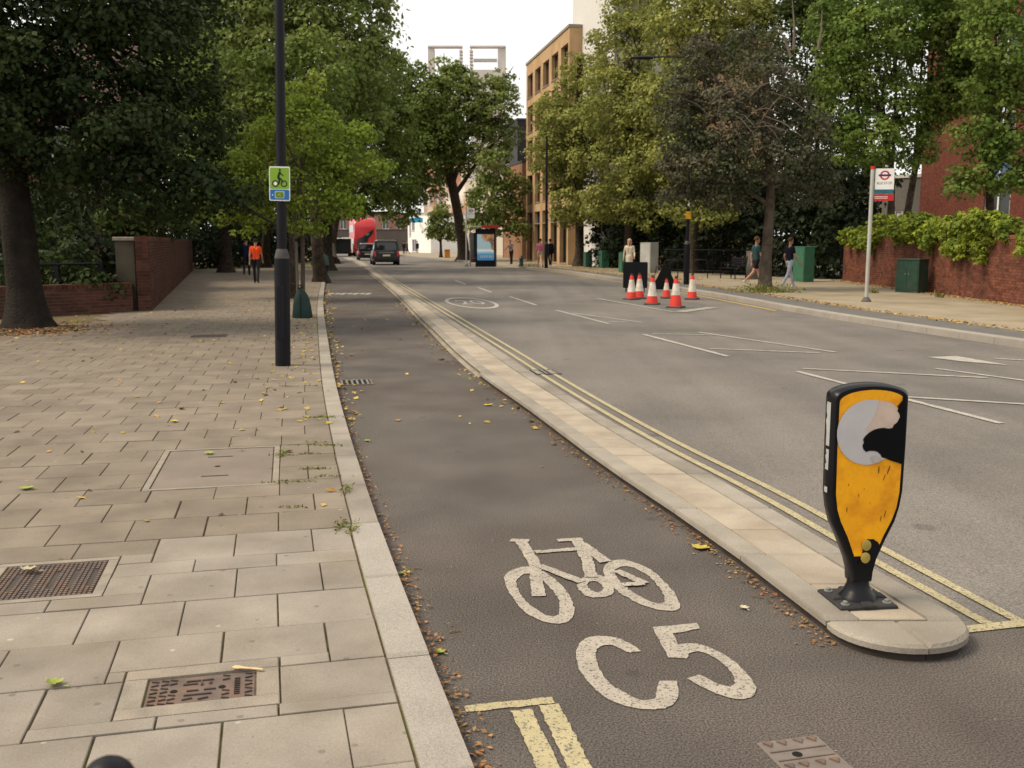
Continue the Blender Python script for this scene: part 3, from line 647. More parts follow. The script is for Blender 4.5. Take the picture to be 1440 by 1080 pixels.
# torn grey strip on the shell's left edge
strip = M('strip_grey', (.34, .35, .34), .6, .1, 20)
for k, (z0, z1, w) in enumerate(((.705, .895, .034), (.60, .69, .026), (.50, .525, .03))):
    m1 = MB(); n = 9; L = []; Rr = []
    for i in range(n + 1):
        z = z0 + (z1 - z0) * i / n; j = random.uniform(-.007, .007); L.append(Vector((-.1725, -.022 + .0, z))); Rr.append(Vector((-.1725, -.022 - w * .0 + w + j, z)))
    for i in range(n): m1.quad(L[i], Rr[i], Rr[i+1], L[i+1])
    m1.build('torn_strip', strip, bol)
m1 = MB(); m1.lathe([(.085, .012), (.078, .03), (.060, .05), (.048, .08), (.045, .13)], 24); m1.build('neck', blk, bol, True)
plate_m = M('plate_plastic', (.026, .024, .024), .7, .2, 9, .1, 60)
m1 = MB(); m1.box(-.13, .13, -.12, .12, 0, .016, .006); base_plate = m1.build('base_plate', plate_m, bol)
for a in (0, 90, 180, 270):
    c, s_ = math.cos(R(a)), math.sin(R(a)); m1 = MB(); m1.v = []; pts = [(-.022, .07), (.022, .07), (.03, .125), (-.03, .125)]
    m1.stone([(x * c - y * s_, x * s_ + y * c) for x, y in pts], .010, .024, .006); m1.build('rib', plate_m, base_plate)
for x, y in ((-.095, -.085), (.095, -.085), (.095, .085), (-.095, .085)):
    m1 = MB(); m1.lathe([(.02, .015), (.02, .02), (.011, .021), (.011, .03), (.006, .033)], 8, x, y); m1.build('bolt', steel, bol)

# ------------------------------------------------------------ lamp posts
def lamp_post(name, label, base, h, r0, r1, door_h, arm=None, armlen=1.3):
    t = thing(name, label, 'lamp post', base, group='black lamp columns'); m1 = MB()
    m1.lathe([(r0 * 1.0, -.1), (r0, door_h - .08), (r0 * .98, door_h)], 20); bs = m1.build('base_section', black_metal, t, True)
    m1 = MB(); m1.box(-r0 * .5, r0 * .5, -r0 - .004, -r0 * .8, .35, door_h - .35, .004); m1.build('access_door', black_metal, bs)
    m1 = MB(); m1.lathe([(r0 * .98, door_h), (r0 * .9, door_h + .05), (r1 * 1.05, door_h + .12)], 20); m1.build('collar', M('worn_collar', (.055, .05, .05), .6, .3, 15), t, True)
    m1 = MB(); m1.lathe([(r1, door_h + .10), (r1 * .97, door_h + 2), (r1 * .75, h)], 16); m1.build('shaft', black_metal, t, True)
    if arm is not None:
        d = Vector((math.cos(arm), math.sin(arm), 0)); e = Vector((0, 0, h)) + d * armlen
        m1 = MB(); m1.tube([(0, 0, h - .15), (0, 0, h), Vector((0, 0, h + .12)) + d * armlen * .4, e + Vector((0, 0, .12))], [r1 * .7, r1 * .6, r1 * .45, r1 * .4], 8); m1.build('arm', black_metal, t, True)
        m1 = MB(); n = Vector((-d.y, d.x, 0)); rg = []
        for k, (f, w, hh) in enumerate(((0, .06, .05), (.15, .12, .07), (.5, .15, .06), (.8, .10, .03))):
            c = e + d * f + Vector((0, 0, .10)); rg.append([c + n * w * math.cos(a) + Vector((0, 0, hh * math.sin(a))) for a in np.linspace(0, 2*math.pi, 10, endpoint=False)])
        m1.loft(rg); m1.build('lantern', black_metal, t, True)
    return t
lp = ground(398, 514, ZP)
lpo = lamp_post('lamp_post', 'tall black lamp post carrying the cycle route sign on the pavement', lp, 8.2, .098, .063, 1.38, R(10), 1.2)
pp = ground(965, 400, ZR)
lamp_post('lamp_post', 'black lamp post behind the traffic cones by the hedge', pp, 7.9, .105, .06, 1.45, R(175), 1.35)
p3 = ground(768, 377, ZR)
lamp_post('lamp_post', 'black lamp post beside the person in pink shirt', p3, 7.6, .105, .075, 1.4)
m1 = MB(); m1.box(-.09, .09, -.14, -.10, 2.35, 2.62, .01); t = thing('post_notice', 'small yellow notice strapped to the lamp post behind the cones', 'notice', pp + Vector((0, 0, 0))); m1.build('plate', M('notice_yellow', (.65, .36, .03), .6), t)
m1 = MB(); m1.box(-.03, .03, -.14, -.10, 2.75, 3.0, .01); m1.build('tag', white_m, t)
m1 = MB(); m1.tube([(0, 0, 2.45), (0, 0, 2.53)], .075, 12); m1.build('strap', black_metal, t)
# cycle route sign
lpo.rotation_euler[1] = R(1.3)
sg = thing('cycle_route_sign', 'green and blue cycle route sign with rider on the lamp post', 'sign', lp + Vector((2.10 * math.sin(R(1.3)), -.085, 2.10))); sg.rotation_euler[1] = R(1.3)
def rrect(w, h, r, cx=0, cz_=0, n=5):
    out = []
    for (sx, sz, a0) in ((1, 1, 0), (-1, 1, 90), (-1, -1, 180), (1, -1, 270)):
        for i in range(n + 1): a = R(a0 + 90 * i / n); out.append((cx + sx * (w/2 - r) + r * math.cos(a), cz_ + sz * (h/2 - r) + r * math.sin(a)))
    return out
def plate(name, poly, y0, y1, mat, par):
    m1 = MB(); i = len(poly); m1.v = [(x, y0, z) for x, z in poly] + [(x, y1, z) for x, z in poly]
    m1.f = [tuple(range(i)), tuple(range(2*i - 1, i - 1, -1))] + [(k, i + k, i + (k+1) % i, (k+1) % i) for k in range(i)]; return m1.build(name, mat, par)
W_, H_ = .262, .425
plate('backing', rrect(W_, H_, .02, 0, H_/2), 0, -.004, M('sign_white', (.72, .74, .72), .5, .03), sg)
plate('green_field', rrect(W_ - .022, .262, .012, 0, .278), -.0045, -.006, M('sign_green', (.20, .36, .03), .5, .05), sg)
bl = plate('blue_field', rrect(W_ - .022, .125, .012, 0, .076), -.0045, -.006, M('sign_blue', (.02, .13, .42), .5, .05), sg)
plate('number_border', rrect(.122, .088, .01, 0, .075), -.0065, -.0075, M('sign_pale', (.35, .55, .50), .5), bl)
plate('number_panel', rrect(.108, .074, .008, 0, .075), -.008, -.009, M('sign_olive', (.20, .30, .04), .5), bl)
o = link('number', text_mesh('C5', .075, .0005), M('sign_dark', (.02, .03, .02), .5), bl); o.rotation_euler = (R(90), 0, 0); o.location = (0, -.0098, .075)
o = link('arrow', text_mesh('•', .06, .0005), white_m, bl); o.rotation_euler = (R(90), 0, 0); o.location = (-.088, -.0098, .07)
sd = M('sign_black', (.008, .012, .008), .5)
m1 = MB()
def annulus(m, cx, cz_, r0, r1, y, n=28):
    for i in range(n):
        a, b = 2*math.pi*i/n, 2*math.pi*(i+1)/n
        m.quad((cx + r0*math.cos(a), y, cz_ + r0*math.sin(a)), (cx + r0*math.cos(b), y, cz_ + r0*math.sin(b)), (cx + r1*math.cos(b), y, cz_ + r1*math.sin(b)), (cx + r1*math.cos(a), y, cz_ + r1*math.sin(a)))
annulus(m1, -.052, .213, .028, .042, -.0075); annulus(m1, .056, .213, .028, .042, -.0075)
rider = m1.build('pictogram', sd, sg)
m1 = MB(); m1.lathe([(.022, 0), (.022, .001)], 16); o = m1.build('wheel_blank', white_m, rider); o.location = (-.052, -.0068, .213); o.rotation_euler = (R(90), 0, 0)
face_sheet('rider', [(-.03, .285), (-.018, .335), (-.008, .356), (.002, .372), (.012, .372), (.016, .352), (.045, .318), (.052, .322), (.05, .31), (.04, .308), (.008, .33), (.0, .29), (.03, .275), (.05, .225), (.042, .218), (.012, .262), (.0, .205), (-.012, .2), (-.012, .25), (-.02, .268)], sd, -.0082, rider)
m1 = MB(); m1.lathe([(.0005, -.001), (.013, 0), (.013, .001)], 14); o = m1.build('head', sd, rider); o.location = (.006, -.0078, .385); o.rotation_euler = (R(90), 0, 0)
for z in (.1, .32):
    m1 = MB(); m1.tube([(0, .085, z - .012), (0, .085, z + .012)], .068, 16); m1.build('strap', steel, sg)
# black bollard whose top just shows at the bottom edge
bt = at(150, 1066, 1.14)
t = thing('street_bollard', 'black bollard top knob peeping in at photo bottom left', 'bollard', (bt.x, bt.y, ZP)); hb = bt.z - ZP
m1 = MB(); m1.lathe([(.10, -.05), (.10, .10), (.075, .14), (.06, hb - .22), (.07, hb - .2), (.06, hb - .15)], 20); m1.build('post', black_metal, t, True)
m1 = MB(); m1.lathe([(.06, hb - .15), (.028, hb - .11), (.022, hb - .07)] + [(.034 * math.cos(a), hb - .034 + .034 * math.sin(a)) for a in np.linspace(-.9, 1.5, 9)], 20); m1.build('knob', black_metal, t, True)

# ------------------------------------------------------------ cones and sign backs
cred = M('cone_red', (.62, .045, .030), .55, .1, 6); cwhite = M('cone_white', (.62, .57, .50), .5, .1, 9, tint=(.5, .43, .36), tscale=7); cgrey = M('cone_base', (.05, .047, .045), .8, .2, 7)
cdark = M('cone_tip', (.05, .02, .02), .7)
cones = [((888, 421.5), .75, 0, 'front cone of the pair before the black square sign back'), ((899, 420), .75, 0, 'cone tucked behind another before the black square sign back'), ((917, 428.5), .78, 0, 'cone between the square and triangular black sign backs'),
         ((937, 419.5), .60, 1, 'short cone standing right before the black triangular sign back'), ((950, 433), .80, 1, 'nearest cone with the tall red base band'), ((973, 421), .75, 0, 'rightmost cone standing alone near the kerb')]
for (uv, h, tall, lb) in cones:
    p = ground(*uv); t = thing('traffic_cone', 'red and white ' + lb, 'traffic cone', p, random.uniform(-.6, .6), 'traffic cones'); k = h / .75
    m1 = MB(); m1.stone([(-.18 * k, -.18 * k), (.18 * k, -.18 * k), (.18 * k, .18 * k), (-.18 * k, .18 * k)], 0.002, .045, .015); m1.build('base', cgrey, t)
    zb = (.22 if not tall else .30) * k
    prof = lambda z: (.155 - .118 * z / .75 / k) * k
    m1 = MB(); m1.lathe([(prof(.04), .045), (prof(zb), zb), (prof(zb) - .004, zb + .001), (prof(.58 * k) - .004, .58 * k), (prof(.58 * k), .581 * k), (prof(.69 * k), .69 * k)], 20); m1.build('body', cred, t, True)
    m1 = MB(); m1.lathe([(prof(zb) + .001, zb + .004), (prof(.575 * k) + .001, .575 * k)], 20); m1.build('sleeve', cwhite, t, True)
    m1 = MB(); m1.lathe([(prof(.69 * k), .69 * k), (.03 * k, .75 * k), (.028 * k, h)], 14); m1.build('tip', cdark, t, True)
def sign_back(label, p, poly, rz, tilt):
    t = thing('road_works_sign', label, 'sign back', p, rz); m = M('sign_back', (.007, .008, .010), .5, .2, 4, spec=.2)
    o = plate('panel', poly, 0, .012, m, t); o.rotation_euler = (R(tilt), 0, 0); o.location = (0, 0, .0)
    for s in (-1, 1):
        m1 = MB(); m1.tube([(.28 * s, .03, .85), (.28 * s, .36, 0.005)], .012, 6); m1.build('leg', black_metal, t)
        m1 = MB(); m1.tube([(.30 * s, .01, .30), (.31 * s, -.09, 0.005)], .012, 6); m1.build('foot', black_metal, t)
    return t
q = ground(893, 411); sign_back('black back of a square roadworks sign behind the cone pair', q, rrect(.80, .86, .04, 0, .57), R(-6), 6)
q = ground(934, 409.5); sign_back('black back of a triangular roadworks sign behind the short cone', q, [(-.46, .10), (-.44, .06), (.44, .06), (.46, .10), (.06, .90), (.0, .94), (-.06, .90)], R(14), 5)

# ------------------------------------------------------------ street boxes, bench, stands
def cabinet(label, u0, u1, vb, hgt, w, d, mat, rz, cap=.03, doors=2, uref=None):
    p = ground((u0 + u1) / 2, vb, ZR); t = thing('street_cabinet', label, 'street cabinet', p, rz, 'roadside equipment boxes')
    m1 = MB(); m1.box(-w/2, w/2, -d/2, d/2, 0, hgt - cap, .012); m1.build('body', mat, t)
    m1 = MB(); m1.box(-w/2 - .015, w/2 + .015, -d/2 - .015, d/2 + .015, hgt - cap, hgt, .014); m1.build('roof', mat, t)
    for k in range(doors):
        m1 = MB(); a = -w/2 + .03 + k * (w - .06) / doors; b = a + (w - .06) / doors - .008
        m1.box(a, b, -d/2 - .012, -d/2 - .001, .08, hgt - cap - .05, .004); dr_ = m1.build('door', mat, t)
        m1 = MB(); m1.lathe([(.018, 0), (.018, .01)], 10); h_ = m1.build('lock', steel, dr_); h_.location = ((b - .06 if k == 0 else a + .06), -d/2 - .012, hgt * .55); h_.rotation_euler = (R(90), 0, 0)
    return t
face = R(-80)
cabinet('squat dark green box against the ivy wall', 1259, 1303, 411, 1.03, .85, .42, dark_green, R(-62), .05)
cabinet('tall green cabinet behind the walking man in pale trousers', 1108, 1150, 396, 1.36, .95, .42, mid_green, face)
cabinet('pale grey tall cabinet behind the black square sign', 899, 926, 383, 1.50, .75, .55, grey_paint, R(-55))
cabinet('left small green box under the lime trees', 820, 833, 375.5, .92, .62, .40, mid_green, face)
cabinet('right larger green box under the lime trees', 838, 860, 376.5, 1.02, .82, .45, mid_green, face)
cabinet('grey-brown box half hidden behind the right tree trunk', 1049, 1070, 392, 1.15, .7, .4, M('box_brown', (.13, .115, .10), .6), face)
cabinet('green box behind the woman in white', 871, 884, 383, 1.0, .6, .4, mid_green, face)
p = ground(1030, 392, ZR); t = thing('bench', 'dark metal bench seat standing before the hedge', 'bench', p, R(-78))
m1 = MB()
for k in range(5): m1 = MB(); m1.box(-.75, .75, -.22 + k * .09, -.15 + k * .09, .44, .46); m1.build('seat_slat', black_metal, t)
for k in range(4): m1 = MB(); m1.box(-.75, .75, .24 + k * .015, .262 + k * .015, .52 + k * .1, .59 + k * .1); m1.build('back_slat', black_metal, t)
for s in (-1, 1):
    m1 = MB(); m1.tube([(.72 * s, -.22, 0), (.72 * s, -.2, .65), (.72 * s, .25, .66)], .025, 8); m1.build('leg', black_metal, t)
    m1 = MB(); m1.tube([(.72 * s, .26, 0), (.72 * s, .24, .45), (.72 * s, .31, .95)], .025, 8); m1.build('leg', black_metal, t)
for k, (u, v) in enumerate(((943, 392), (952, 390), (985, 391))):
    p = ground(u, v, ZR); t = thing('cycle_stand', ('left', 'middle', 'right')[k] + ' thin black cycle hoop beside the lamp post behind cones', 'cycle stand', p, R(-20), 'cycle stands'); m1 = MB()
    m1.tube([(-.3, 0, -.05), (-.3, 0, .6), (-.25, 0, .73), (-.15, 0, .78), (.15, 0, .78), (.25, 0, .73), (.3, 0, .6), (.3, 0, -.05)], .022, 8); m1.build('hoop', black_metal, t, True)

# ------------------------------------------------------------ bus stops and shelter
def roundel(par, x, y, z, r):
    m1 = MB(); annulus(m1, x, z, r * .66, r, y); g = m1.build('roundel_ring', red_m, par)
    m1 = MB(); m1.box(x - r * 1.25, x + r * 1.25, y - .0015, y - .0005, z - r * .2, z + r * .2); m1.build('roundel_bar', M('roundel_blue', (.02, .03, .16), .5), g); return g
def bus_stop(label, p, h, rz, full):
    t = thing('bus_stop_post', label, 'bus stop', p, rz, 'bus stops'); m1 = MB(); m1.tube([(0, 0, 0), (0, 0, h - .08)], .048, 14); m1.build('pole', grey_paint, t, True)
    m1 = MB(); m1.lathe([(.13, 0), (.13, .015), (.06, .12)], 16); m1.build('foot', M('foot_grey', (.10, .095, .09), .8), t)
    m1 = MB(); m1.tube([(0, 0, h - .08), (0, 0, h)], .052, 14); m1.build('cap', red_m, t, True)
    w = .46; z1 = h - .06; z0 = h - .70
    f = plate('flag', rrect(w, z1 - z0, .02, .07 + w/2, (z0 + z1) / 2), -.012, .012, white_m, t)
    roundel(f, .07 + w * .5, -.0135, z1 - .17, .12)
    o = link('lettering', text_mesh('BUS STOP', .085, .0005), M('ink', (.02, .02, .025), .6), f); o.rotation_euler = (R(90), 0, 0); o.location = (.07 + w/2, -.0135, z1 - .37)
    if full:
        plate('route_strip', rrect(w, .11, .01, .07 + w/2, z0 + .06), -.013, -.016, M('teal', (.02, .12, .16), .5), f)
        pl = plate('route_plate', rrect(w * 1.05, .16, .01, .07 + w/2, z0 - .09), -.012, .012, red_m, t)
        for k in range(2): m1 = MB(); m1.box(.07, .07 + w * .7, -.0145, -.0135, z0 - .075 - k * .04, z0 - .062 - k * .04); m1.build('line_of_print', white_m, pl)
    return t
bus_stop('pale bus stop pole with flag before the ivy wall', ground(1218, 424, ZR), 3.45, R(-12), True)
bus_stop('far bus stop pole with round emblem beside the shelter', ground(656, 374.5, ZR), 3.7, R(8), False)
sp = ground(683, 375.2, ZR)
sh = thing('bus_shelter', 'bus shelter with red roof edge and lit poster panel', 'bus shelter', sp, R(6))
px = sp.y / 1400
w = 28 * px
m1 = MB(); m1.box(-w/2, w/2, 0, .18, 0, 53 * px * .99, .03); pan = m1.build('poster_panel', black_metal, sh)
def poster():
    m = bpy.data.materials.new('poster'); m.use_nodes = True; T = m.node_tree; N = T.nodes; L = T.links; b = N['Principled BSDF']
    g = N.new('ShaderNodeTexCoord'); nz_ = N.new('ShaderNodeTexNoise'); nz_.inputs['Scale'].default_value = 3.2; nz_.inputs['Detail'].default_value = 5; nz_.inputs['Distortion'].default_value = 1.2
    L.new(g.outputs['Generated'], nz_.inputs['Vector']); sx = N.new('ShaderNodeSeparateXYZ'); L.new(g.outputs['Generated'], sx.inputs[0])
    r1 = N.new('ShaderNodeValToRGB'); e = r1.color_ramp.elements; e[0].position = .0; e[0].color = (.03, .16, .34, 1); e[1].position = 1; e[1].color = (.30, .46, .50, 1)
    for ps, c in ((.25, (.07, .26, .42, 1)), (.38, (.60, .64, .60, 1)), (.46, (.30, .42, .44, 1))): q = e.new(ps); q.color = c
    L.new(sx.outputs[2], r1.inputs[0])
    a = N.new('ShaderNodeMath'); a.operation = 'ADD'; L.new(sx.outputs[0], a.inputs[0]); L.new(sx.outputs[2], a.inputs[1])
    a2 = N.new('ShaderNodeMath'); a2.operation = 'ADD'; L.new(a.outputs[0], a2.inputs[0]); L.new(nz_.outputs[0], a2.inputs[1])
    mr = N.new('ShaderNodeMapRange'); mr.inputs[1].default_value = 1.72; mr.inputs[2].default_value = 1.82; L.new(a2.outputs[0], mr.inputs[0])
    r2 = N.new('ShaderNodeValToRGB'); r2.color_ramp.elements[0].position = .35; r2.color_ramp.elements[0].color = (.09, .045, .03, 1); r2.color_ramp.elements[1].position = .65; r2.color_ramp.elements[1].color = (.50, .24, .09, 1); L.new(nz_.outputs[0], r2.inputs[0])
    mm = N.new('ShaderNodeMix'); mm.data_type = 'RGBA'; L.new(mr.outputs[0], mm.inputs[0]); L.new(r1.outputs[0], mm.inputs[6]); L.new(r2.outputs[0], mm.inputs[7])
    L.new(mm.outputs[2], b.inputs['Base Color']); L.new(mm.outputs[2], b.inputs['Emission Color']); b.inputs['Emission Strength'].default_value = .35; b.inputs['Roughness'].default_value = .15
    return m
m1 = MB(); m1.box(-w * .42, w * .42, -.012, -.002, 9 * px, 45 * px); po = m1.build('poster', poster(), pan)
for k in range(7):
    m1 = MB(); x = -w * .27 + k * w * .09; m1.prism([(x, 0), (x + .05, 0), (x + .03 + .03 * (k % 2), .17), (x + .01, .15)], 0, .002); o = m1.build('title_stroke', white_m, po); o.rotation_euler = (R(90), 0, 0); o.location = (0, -.0125, 12.5 * px)
m1 = MB(); m1.box(-.95, w/2 + .18, -.35, 1.0, 2.42, 2.50, .02); rf = m1.build('roof', grey_paint, sh)
m1 = MB(); m1.box(-.28, w/2 + .2, -.385, -.352, 2.38, 2.56, .008); m1.build('fascia', red_m, rf)
for x in (-.9, w/2 + .1):
    m1 = MB(); m1.box(x - .035, x + .035, .85, .92, 0, 2.42); m1.build('post', steel, sh)
m1 = MB(); m1.box(-.86, w/2 + .06, .875, .885, .25, 2.1); m1.build('back_pane', glass_grey, sh)
m1 = MB(); m1.box(-.8, .2, .55, .75, .50, .55); m1.build('seat', red_m, sh)

# ------------------------------------------------------------ brick walls
BL, BH = .225, .075
def brick_wall(name, label, p0, p1, h, thick, nparts, base=0., coping=True, side=1, bm_=None):
    brick_m = bm_ or MATS['brick_red']
    p0, p1 = Vector((p0[0], p0[1], 0)), Vector((p1[0], p1[1], 0)); L = (p1 - p0).length; d = (p1 - p0) / L; rz = math.atan2(d.y, d.x)
    t = thing(name, label, 'wall', (p0.x, p0.y, base), rz)
    m1 = MB(); m1.box(.006, L - .006, -thick/2 + .008, thick/2 - .008, -.1, h - .005); m1.build('mortar_core', mortar, t)
    unit = MB(); unit.box(0, BL - .010, -.004, .012, 0, BH - .011, .003); ume = unit.mesh('brick')
    bm = bmesh.new(); bm.from_mesh(ume); bmesh.ops.recalc_face_normals(bm, faces=bm.faces); bm.to_mesh(ume); bm.free(); ume.materials.append(brick_m)
    rows = int(h / BH); cells = []
    for r in range(rows):
        x = -(BL / 2) * (r % 2)
        while x < L - .02:
            a, b = max(x, 0), min(x + BL - .010, L)
            if b - a > .03: cells.append((a, b, r, x >= 0 and x + BL - .01 <= L))
            x += BL
    for sgn in (side, -side):
        full = [c for c in cells if c[3]]
        chosen = set()
        if sgn == side and nparts:
            w0 = d * 0
            full.sort(key=lambda c: (p0 + d * c[0]).length); chosen = set((c[0], c[2]) for c in full[:nparts])
        m2 = MB(); yy = -thick/2 * sgn
        for (a, b, r, f) in cells:
            j = random.uniform(-.003, .003)
            if (a, r) in chosen:
                o = bpy.data.objects.new('brick', ume); C.objects.link(o); o.parent = t; o.location = (a, yy + j, r * BH + .004); o.scale = (1, sgn, 1)
            else: m2.box(a, b, yy - .004 + j if sgn > 0 else yy - .012, yy + .012 if sgn > 0 else yy + .004 + j, r * BH + .004, r * BH + BH - .007)
        o = m2.build('brickwork', brick_m, t); o['kind'] = 'stuff'
    m2 = MB()
    for xe in (0, L):
        for r in range(rows):
            cuts = (-thick/2 + .012, -.004, thick/2 - .012) if r % 2 else (-thick/2 + .012, thick/2 - .012)
            for c1, c2 in zip(cuts[:-1], cuts[1:]): m2.box(xe - .010 if xe == 0 else xe - .012, xe + .012 if xe == 0 else xe + .010, c1 + .004, c2 - .004, r * BH + .004, r * BH + BH - .007)
    m2.build('end_bricks', brick_m, t)['kind'] = 'stuff'
    if coping:
        m1 = MB(); x = 0
        while x < L - .05: m1.box(x + .004, min(x + .11, L) - .004, -thick/2 - .012, thick/2 + .012, rows * BH, rows * BH + .10, .004); x += .115
        m1.build('coping', brick_m, t)
    return t
brick_left = M('brick_dark_left', (.100, .042, .030), .92, .25, 4, .4, 70, .15, fine=.2, island=.3, objvar=.25, tint=(.075, .040, .030), tscale=1.3)  # darker brown brick for the left walls
wl0 = ground(204, 437, ZP); wl1 = ground(268, 380, ZP); lw1 = Vector((-11.2, 20.6, 0)); lw2 = Vector((-19, 18.6, 0))
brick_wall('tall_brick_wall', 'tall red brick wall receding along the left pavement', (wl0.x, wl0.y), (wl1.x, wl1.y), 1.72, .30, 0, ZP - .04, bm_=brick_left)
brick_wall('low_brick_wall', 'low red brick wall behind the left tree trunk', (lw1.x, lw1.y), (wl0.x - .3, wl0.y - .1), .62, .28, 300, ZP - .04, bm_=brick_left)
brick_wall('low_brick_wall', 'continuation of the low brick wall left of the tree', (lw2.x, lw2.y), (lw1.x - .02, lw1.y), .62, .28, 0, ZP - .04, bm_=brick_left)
t = thing('gate_pier', 'pale rendered pier at the end of the low left wall', 'pier', (wl0.x - .42, wl0.y + .25, ZP)); m1 = MB(); m1.box(-.22, .22, -.2, .2, -.1, 1.62, .01); m1.build('shaft', M('render_grey', (.075, .065, .048), .9, .2, 3), t); m1 = MB(); m1.box(-.26, .26, -.24, .24, 1.62, 1.70, .015); m1.build('cap', conc_frame, t)
# black rail above the low wall
t = thing('metal_railing', 'black metal rail on the low left brick wall', 'railing', (lw1.x, lw1.y + .05, .66)); e = Vector((wl0.x - .85 - lw1.x, wl0.y - lw1.y - .35, 0)); b0 = Vector((-5.5, -1.45, 0))
m1 = MB(); m1.tube([b0 + Vector((0, 0, .50)), Vector((0, 0, .50)), e + Vector((0, 0, .50))], .03, 6); m1.build('rail', black_metal, t)
for k in range(10):
    q = b0.lerp(e, k / 9); m1 = MB(); m1.box(q.x - .045, q.x + .045, q.y - .045, q.y + .045, -.08, .56); m1.build('post', black_metal, t)
wr0 = ground(1440, 428, ZR); wr1 = ground(1190, 394, ZR); dv = (wr1 - wr0).normalized(); wrA = wr0 - dv * 6
brick_wall('ivy_brick_wall', 'long red brick garden wall topped with ivy on the right', (wrA.x, wrA.y), (wr1.x, wr1.y), 1.70, .3, 300, ZR - .04, side=-1)

# ------------------------------------------------------------ buildings
def building(name, label, p0, p1, depth, H, wallmat, openings, roofmat=None, base=0., recess=.25, frame_m=None, glass=None, sill=True, gable=False, endwin=None, pane_col=None):
    """street face runs p0 -> p1 (left to right seen from the street side); openings in (x, z)"""
    p0, p1 = Vector((p0[0], p0[1], 0)), Vector((p1[0], p1[1], 0)); L = (p1 - p0).length; d = (p1 - p0) / L
    t = thing(name, label, 'building', (p0.x, p0.y, base), math.atan2(d.y, d.x))
    xs = sorted(set([0, L] + [v for o in openings for v in o[:2]])); zs = sorted(set([-.3, H] + [v for o in openings for v in o[2:4]])); m1 = MB()
    for a, b in zip(xs[:-1], xs[1:]):
        for c, e in zip(zs[:-1], zs[1:]):
            mx_, mz_ = (a + b) / 2, (c + e) / 2
            if any(o[0] < mx_ < o[1] and o[2] < mz_ < o[3] for o in openings): continue
            m1.quad((a, 0, c), (b, 0, c), (b, 0, e), (a, 0, e))
    for o in openings:
        a, b, c, e = o[:4]; r = recess
        m1.quad((a, 0, c), (a, 0, e), (a, r, e), (a, r, c)); m1.quad((b, 0, c), (b, r, c), (b, r, e), (b, 0, e)); m1.quad((a, 0, e), (b, 0, e), (b, r, e), (a, r, e)); m1.quad((a, 0, c), (a, r, c), (b, r, c), (b, 0, c))
    m1.quad((0, 0, -.3), (0, 0, H), (0, depth, H), (0, depth, -.3)); m1.quad((L, 0, -.3), (L, depth, -.3), (L, depth, H), (L, 0, H)); m1.quad((0, depth, -.3), (0, depth, H), (L, depth, H), (L, depth, -.3))
    m1.build('wall', wallmat, t, fix=False)
    m1 = MB()
    if gable:
        m1.v = [(-.3, -.3, H), (L + .3, -.3, H), (L + .3, depth + .3, H), (-.3, depth + .3, H), (-.3, depth/2, H + gable), (L + .3, depth/2, H + gable)]; m1.f = [(0, 1, 5, 4), (2, 3, 4, 5), (0, 4, 3), (1, 2, 5), (0, 3, 2, 1)]
    else: m1.box(-.06, L + .06, -.06, depth + .06, H, H + .18)
    m1.build('roof', roofmat or conc_frame, t)
    for o in openings:
        a, b, c, e = o[:4]; m2 = MB(); w = .06; y = recess - .09
        for bx_ in ((a, b, c, c + w), (a, b, e - w, e), (a, a + w, c + w, e - w), (b - w, b, c + w, e - w), ((a + b)/2 - .03, (a + b)/2 + .03, c + w, e - w)): m2.box(bx_[0] + .001, bx_[1] - .001, y, y + .06, bx_[2], bx_[3])
        wn = m2.build('window', frame_m or white_m, t); m2 = MB(); m2.box(a, b, y + .07, y + .09, c, e); m2.build('pane', (o[4] if len(o) > 4 else None) or glass or glass_grey, wn)
        if sill: m2 = MB(); m2.box(a - .05, b + .05, -.05, .05, c - .07, c - .002); m2.build('sill', conc_frame, wn)
    return t
tan_brick = M('brick_tan', (.44, .295, .165), .9, .12, 1.5, .2, 40, .15, fine=.12, fscale=30, tint=(.38, .245, .13), tscale=.6)
dark_frame = M('frame_dark', (.03, .025, .022), .5)
# tan brick block on the right with deep window bays
near = Vector((3.75, 67.5)); farp = Vector((1.15, 82)); blue_pane = M('shop_blue', (.03, .06, .22), .3); red_pane = M('shop_red', (.30, .05, .035), .3)
ops = []; Lb = (near - farp).length; bw = Lb / 5
brown_blind = M('window_brown', (.10, .062, .040), .3)
for k in range(5):
    x = bw * k
    for z0, z1 in ((4.55, 6.75), (7.35, 9.45), (10.05, 12.1), (12.75, 14.5)): ops.append((x + .50, x + bw - .34, z0, z1, brown_blind))
    ops.append((x + .45, x + bw - .4, .1, 2.9, red_pane if k == 0 else None)); ops.append((x + .45, x + bw - .4, 2.95, 3.85, blue_pane if k < 2 else None))
building('tan_brick_block', 'tan brick five storey block with deep windows behind the lime trees', farp, near, 14, 15.4, tan_brick, ops, conc_frame, ZR, .35, dark_frame, glass_dark)
building('set_back_storey', 'white top storey standing above the tan brick block', Vector((4.1, 70)), Vector((6.05, 61)), 3, 24.5, M('white_render', (.60, .58, .55), .8, .05), [(5.6, 8.4, 21.3, 23.6), (1.5, 4.5, 21.3, 23.6), (1.5, 4, 18.5, 21)], grey_paint, 0, .8, white_m, glass_dark)
wb = [o for o in C.objects if o.name == 'set_back_storey'][0]; Lw = math.hypot(1.95, 9)
